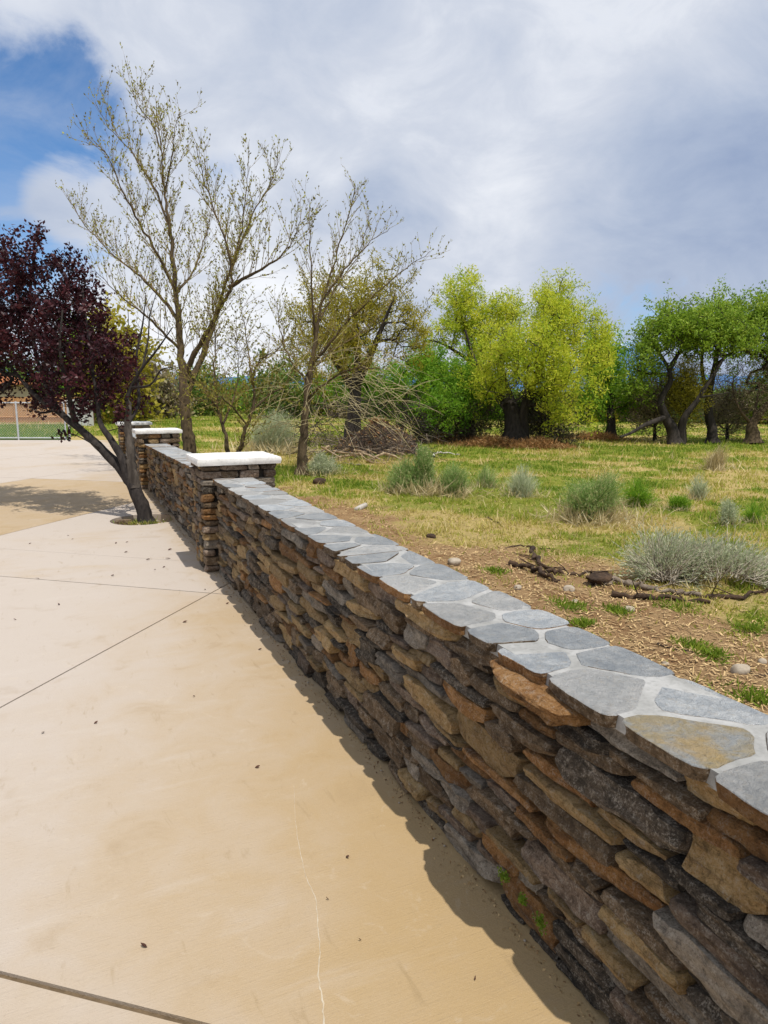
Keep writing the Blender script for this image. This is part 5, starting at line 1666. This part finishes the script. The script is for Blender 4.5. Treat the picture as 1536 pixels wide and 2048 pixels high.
# ------------------------------------------------------------------ litter on the driveway
lf = [(515, 1536, 9), (695, 1716, 9), (288, 1894, 13), (370, 1245, 8), (192, 1447, 7), (86, 1467, 8), (720, 1882, 5), (520, 1300, 7), (455, 1208, 6), (462, 1195, 5), (336, 1118, 9), (340, 1100, 8), (410, 1180, 5), (225, 1152, 8),
      (296, 1120, 8), (232, 1087, 5), (75, 1158, 6), (252, 1105, 6), (328, 1135, 5), (310, 1140, 5), (118, 1210, 6), (254, 1085, 5), (136, 1072, 4), (145, 1079, 4), (60, 1088, 4), (388, 1394, 5), (655, 1800, 5), (950, 1960, 5), (30, 1240, 5)]
for i, (px, py, w_) in enumerate(lf):
    rdir = ray_dir(px, py); p = CAM + rdir * (-CAM_H / rdir[2])
    s = w_ * depth_of(p) / F_PX * 1.15
    a = RNG.uniform(0, 6.28)
    L = np.array([[0, 0], [.3, .22], [.62, .25], [1, 0], [.62, -.24], [.3, -.2]]) - [.5, 0]
    R2 = np.array([[math.cos(a), -math.sin(a)], [math.sin(a), math.cos(a)]])
    Q = L @ R2.T * s
    zc_ = np.array([.003, .006, .008, .012, .005, .004]) + abs(L[:, 1]) * s * .5
    V = [(p[0] + q[0], p[1] + q[1], z) for q, z in zip(Q, zc_)] + [(p[0] + q[0], p[1] + q[1], z - .0018) for q, z in zip(Q, zc_)]
    F = [(0, 1, 2, 3, 4, 5), (11, 10, 9, 8, 7, 6)] + [((q + 1) % 6, q, q + 6, (q + 1) % 6 + 6) for q in range(6)]
    o = poly_mesh('fallen_leaf', V, F, DRYLEAF)
    own = {0: 'dark dry leaf alone in the middle of the near tan slab', 1: 'dark upright curled leaf on the tan slab closest to the wall shadow', 2: 'largest dark curled leaf, near the joint at lower left',
           3: 'dark leaf just right of the diagonal joint', 4: 'brown leaf below the diagonal joint at left', 5: 'reddish leaf chip near the left picture edge below the diagonal joint', 13: 'dark curled leaf lying on the faint cross joint at left'}
    tag(o, own.get(i, 'small curled dark dry leaf lying on the concrete driveway'), 'leaf', 'dry leaves on the driveway')
for i in range(18):
    yy = RNG.uniform(1.0, 5.0); s = RNG.uniform(0.005, 0.011)
    P, F = stone_geo(s, s * 1.3, s * 0.8, RNG, (2, 2, 2), 2.5)
    o = mesh_np('pebble', P, F, ROCK, None, True)
    o.location = (1.135 - abs(RNG.normal()) * 0.02, yy, s * 0.3)
    tag(o, 'tiny pale pebble on the concrete along the wall foot', 'pebble', 'pebbles along the wall foot')

# soil crumbs and leaf bits gathered along the wall foot
n = 2600
yy = RNG.uniform(0.6, 12.2, n)
ww = np.abs(RNG.normal(size=n)) * 0.028 * (0.5 + 1.2 * vnoise(yy * 3.0, yy * 0, 81))
C = np.stack([1.145 - ww, yy, np.full(n, 0.001)], 1)
acc = Acc(); acc.add(leaf_quads(C, 0.009, 0.7, 0.25), RNG.random(n) * .8)
tag(acc.build('wall_foot_grit', L_STRAW, None), 'fine soil crumbs and leaf bits along the foot of the wall', 'grit', kind='stuff')

# ------------------------------------------------------------------ beyond the driveway: gate, lawn, cedar fence, house, shed
lawn_m = simple_mat('lawn_green', (0.07, 0.17, 0.015), (0.10, 0.22, 0.022), 3, 0.9, 0.8, 0.03)
fa = CAM + ray_dir(-260, 846) * (-CAM_H / ray_dir(-260, 846)[2]); fb = CAM + ray_dir(190, 846) * (-CAM_H / ray_dir(190, 846)[2])
fdir = (fb - fa) / np.linalg.norm(fb - fa)
fnr = np.array([-fdir[1], fdir[0], 0])
if fnr[1] < 0: fnr = -fnr
ga = np.array([*GATE_A, 0]); gb_ = np.array([*GATE_B, 0]); gdir = (gb_ - ga) / np.linalg.norm(gb_ - ga)
la = ga - gdir * 9
V = [la + [0, 0, .02], gb_ + [0, 0.05, .02], fb - fnr * 2.5 + [0, 0, .02], fa - fnr * 2.5 + [0, 0, .02]]
lw = poly_mesh('lawn', V, [(0, 1, 2, 3)], lawn_m)
tag(lw, 'mown green lawn behind the chain link gate', 'lawn', kind='structure')
bl = Acc(); n = 26000
u, v_ = r9.random(n), r9.random(n)
Pq = ((1 - u) * (1 - v_))[:, None] * V[0] + (u * (1 - v_))[:, None] * V[1] + (u * v_)[:, None] * V[2] + ((1 - u) * v_)[:, None] * V[3]
bl.add(leaf_quads(Pq, 0.07, 0.25, 1.4, r9), r9.random(n) * .3)
o = bl.build('lawn_grass', L_GRASS, None); tag(o, 'fine green grass blades of the mown lawn', 'grass', kind='stuff')
V = [fa - fnr * 2.5 + [0, 0, .016], fb - fnr * 2.5 + [0, 0, .016], fb + fnr * .5 + [0, 0, .016], fa + fnr * .5 + [0, 0, .016]]
tag(poly_mesh('path', V, [(0, 1, 2, 3)], simple_mat('tan_dirt', (0.36, 0.25, 0.13), (0.46, 0.34, 0.19), 4)), 'strip of tan dirt along the cedar fence', 'path', kind='structure')

gate = thing('chain_link_gate', gb_, 'galvanised chain link gate across the end of the driveway', 'gate')
GH = 1.22


def bar(name, a, b, r, parent, mat=STEEL, k=8):
    V, F = tube(np.array([a, (np.array(a) + b) / 2, b], float), [r] * 3, k)
    return mesh_np(name, V, F, mat, parent, True)
z3 = np.array([0, 0, 1.0])
posts = [gb_, gb_ - gdir * 0.12, ga + gdir * 0.62, ga - gdir * 1.4, ga - gdir * 3.4, ga - gdir * 5.4]
for q, p in enumerate(posts):
    bar('post', p, p + z3 * (GH + .05), 0.032 if q != 1 else 0.024, gate)
e0 = ga - gdir * 5.4
bar('bottom_rail', e0 + z3 * .07, gb_ - gdir * .12 + z3 * .07, 0.022, gate)
bar('top_rail', e0 + z3 * GH, gb_ - gdir * .12 + z3 * GH, 0.022, gate)
Lg = float(np.linalg.norm(gb_ - gdir * .12 - e0)); s0 = 0.07; hw = GH - 0.09
W0 = []; W1 = []
pitch = 0.085
for q in np.arange(-hw, Lg, pitch):
    for sgn in (1, -1):
        a0, a1 = q, q + hw
        t0 = max(0, -a0 / hw); t1 = min(1, (Lg - a0) / hw)
        if t1 <= t0: continue
        za, zb = (t0 * hw, t1 * hw) if sgn > 0 else (hw - t0 * hw, hw - t1 * hw)
        W0.append(e0 + gdir * (a0 + t0 * hw) + z3 * (s0 + .02 + za)); W1.append(e0 + gdir * (a0 + t1 * hw) + z3 * (s0 + .02 + zb))
acc = Acc(); acc.add(seg_prisms(np.array(W0), np.array(W1), np.full(len(W0), .0032), np.full(len(W0), .0032), 3))
acc.build('wire_mesh', STEEL, gate)

fence = thing('cedar_fence', 0.5 * (fa + fb), 'orange brown cedar board fence beyond the lawn', 'fence')
FL = float(np.linalg.norm(fb - fa)); fh = 1.28
pm = None
for q in range(int(FL / 0.148)):
    V, F = boxVF(-.0705, .0705, -.009, .009, 0, fh)
    V = list(V); V = [(x_ * (0.6 if (z_ > .1 and abs(x_) > .06) else 1), y_, z_) if False else (x_, y_, z_) for x_, y_, z_ in V]
    if pm is None:
        o = poly_mesh('board', V, F, CEDAR, fence); pm = o.data
    else:
        o = link('board', pm, fence)
    p = fa + fdir * (q * 0.148 + .08)
    o.location = (p[0], p[1], 0.03 + RNG.uniform(-.012, .012)); o.rotation_euler = (0, 0, math.atan2(fdir[1], fdir[0]))
for zz in (.3, 1.0):
    a_, b_ = fa - fnr * .03 + z3 * zz, fb - fnr * .03 + z3 * zz
    bar('rail', a_, b_, .03, fence, CEDAR, 4)
for q in np.arange(0.2, FL, 2.4):
    p = fa + fdir * q - fnr * .06
    bar('post', p, p + z3 * (fh + .05), .05, fence, CEDAR, 4)

# house behind the fence: stucco walls, tiled hip roof
hd = 47.0
hc = at_depth(-95, 800, hd); hc[2] = 0
house = thing('house', hc, 'low house with orange tiled hip roof behind the cedar fence', 'house')
hx, hy, wh = 4.6, 4.0, 2.0
poly_mesh('wall', *boxVF(hc[0] - hx, hc[0] + hx, hc[1] - hy, hc[1] + hy, -0.1, wh), simple_mat('stucco', (0.50, 0.42, 0.33), (0.56, 0.48, 0.39), 6), house)
ov = .45; rz = wh + 1.25
V = [(hc[0] - hx - ov, hc[1] - hy - ov, wh), (hc[0] + hx + ov, hc[1] - hy - ov, wh), (hc[0] + hx + ov, hc[1] + hy + ov, wh), (hc[0] - hx - ov, hc[1] + hy + ov, wh), (hc[0] - 1.2, hc[1], rz), (hc[0] + 1.2, hc[1], rz)]
tile = simple_mat('clay_tile', (0.33, 0.12, 0.05), (0.46, 0.19, 0.08), 3, 0.8, 0.5, 0.02)
rf = poly_mesh('roof', V, [(0, 1, 5, 4), (1, 2, 5), (2, 3, 4, 5), (3, 0, 4), (3, 2, 1, 0)], tile, house)
# tile ribs down the near and right slopes
acc = Acc()
for q in np.linspace(0, 1, 46):
    e = np.array(V[0]) * (1 - q) + np.array(V[1]) * q
    tpx = min(max(e[0], V[4][0]), V[5][0])
    f_ = 1.0
    if e[0] < V[4][0]: f_ = (e[0] - V[0][0]) / (V[4][0] - V[0][0])
    if e[0] > V[5][0]: f_ = (V[1][0] - e[0]) / (V[1][0] - V[5][0])
    tp_ = np.array([e[0], V[0][1] + (V[4][1] - V[0][1]) * f_, wh + (rz - wh) * f_])
    acc.add(seg_prisms([e + z3 * .02], [tp_ + z3 * .02], [.075], [.075], 5))
for q in np.linspace(0, 1, 40):
    e = np.array(V[1]) * (1 - q) + np.array(V[2]) * q
    f_ = 1 - abs(2 * q - 1)
    tp_ = np.array([V[1][0] + (V[5][0] - V[1][0]) * f_, e[1], wh + (rz - wh) * f_])
    acc.add(seg_prisms([e + z3 * .02], [tp_ + z3 * .02], [.075], [.075], 5))
acc.build('roof_tiles', tile, house)
for sx in (-2.4, 1.6):
    poly_mesh('window', *boxVF(hc[0] + sx, hc[0] + sx + 1.2, hc[1] - hy - .03, hc[1] - hy + .05, .7, 1.7), simple_mat('window_glass', (0.05, 0.06, 0.07), (0.06, 0.07, 0.08), 2, 0.15, 0), house)
sd = 33.0
sc0 = at_depth(162, 850, sd); sc0[2] = 0
shed = thing('shed', sc0, 'small pale grey shed glimpsed behind the plum trunk', 'shed')
poly_mesh('wall', *boxVF(sc0[0] - .55, sc0[0] + .55, sc0[1], sc0[1] + 1.6, -.05, 1.15), simple_mat('pale_siding', (0.46, 0.45, 0.43), (0.53, 0.52, 0.5), 3), shed)
Vr = [(sc0[0] - .68, sc0[1] - .1, 1.15), (sc0[0] + .68, sc0[1] - .1, 1.15), (sc0[0] + .68, sc0[1] + 1.7, 1.15), (sc0[0] - .68, sc0[1] + 1.7, 1.15), (sc0[0], sc0[1] - .1, 1.22), (sc0[0], sc0[1] + 1.7, 1.22)]
poly_mesh('roof', Vr, [(0, 1, 4), (2, 3, 5), (1, 2, 5, 4), (3, 0, 4, 5), (0, 3, 2, 1)], simple_mat('grey_roof', (0.45, 0.45, 0.46), (0.52, 0.52, 0.53), 5), shed)
poly_mesh('door', *boxVF(sc0[0] - .3, sc0[0] + .3, sc0[1] - .02, sc0[1] + .03, 0, .98), simple_mat('shed_door', (0.5, 0.5, 0.5), (0.56, 0.56, 0.56), 3), shed)

for o in bpy.data.objects:
    if o.parent is not None and o.name.split('.')[0] in ('foliage', 'buds', 'branches', 'grey_branches', 'dark_branches', 'bark_flakes', 'dead_twigs', 'weeds', 'bare_branches', 'roof_tiles', 'stems', 'wire_mesh', 'twig'):
        o['kind'] = 'stuff'

# ------------------------------------------------------------------ far mountains
mt, t, out = new_mat('mountain_haze_blue')
tcn = t.n('ShaderNodeTexCoord'); v = tcn.outputs['Object']
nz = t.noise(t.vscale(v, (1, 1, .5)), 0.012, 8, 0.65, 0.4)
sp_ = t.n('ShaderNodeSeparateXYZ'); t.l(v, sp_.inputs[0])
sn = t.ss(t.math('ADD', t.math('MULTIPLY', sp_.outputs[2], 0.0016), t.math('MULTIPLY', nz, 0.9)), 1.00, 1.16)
principled(t, out, t.mix(sn, (0.070, 0.15, 0.30), (0.46, 0.55, 0.66)), 0.95, nz, 0.4, 20, 0.05)  # distance haze painted into the base colour as blue
azs = np.radians(np.linspace(-30, 75, 240)); V = []
Rm = 6000.0
for j in range(10):
    for a in azs:
        deg = math.degrees(a)
        prof = 95 + 110 * float(fbm(np.array([deg * .11 + 5]), np.array([1.0]), 77, 5)[0]) + 255 * math.exp(-((deg - 42.0) / 2.6) ** 2) * (0.85 + 0.3 * float(vnoise(np.array([deg * 1.7]), np.array([2.]), 3)[0]))
        f_ = 1 - abs(j - 5) / 5 if j <= 5 else 1 - (j - 5) / 4
        rr_ = Rm + (j - 5) * 180
        V.append((rr_ * math.sin(a), rr_ * math.cos(a), -20 + prof * max(f_, 0) ** 1.1 * (1 + .12 * float(vnoise(np.array([deg * 2.3]), np.array([j * 3.1]), 9)[0]))))
na = len(azs)
F = [(j * na + a, j * na + a + 1, (j + 1) * na + a + 1, (j + 1) * na + a) for j in range(9) for a in range(na - 1)]
mo = poly_mesh('mountain', V, F, mt, None, True)
tag(mo, 'distant mountain ridge tinted haze blue with thin snow streaks', 'mountain', kind='structure')
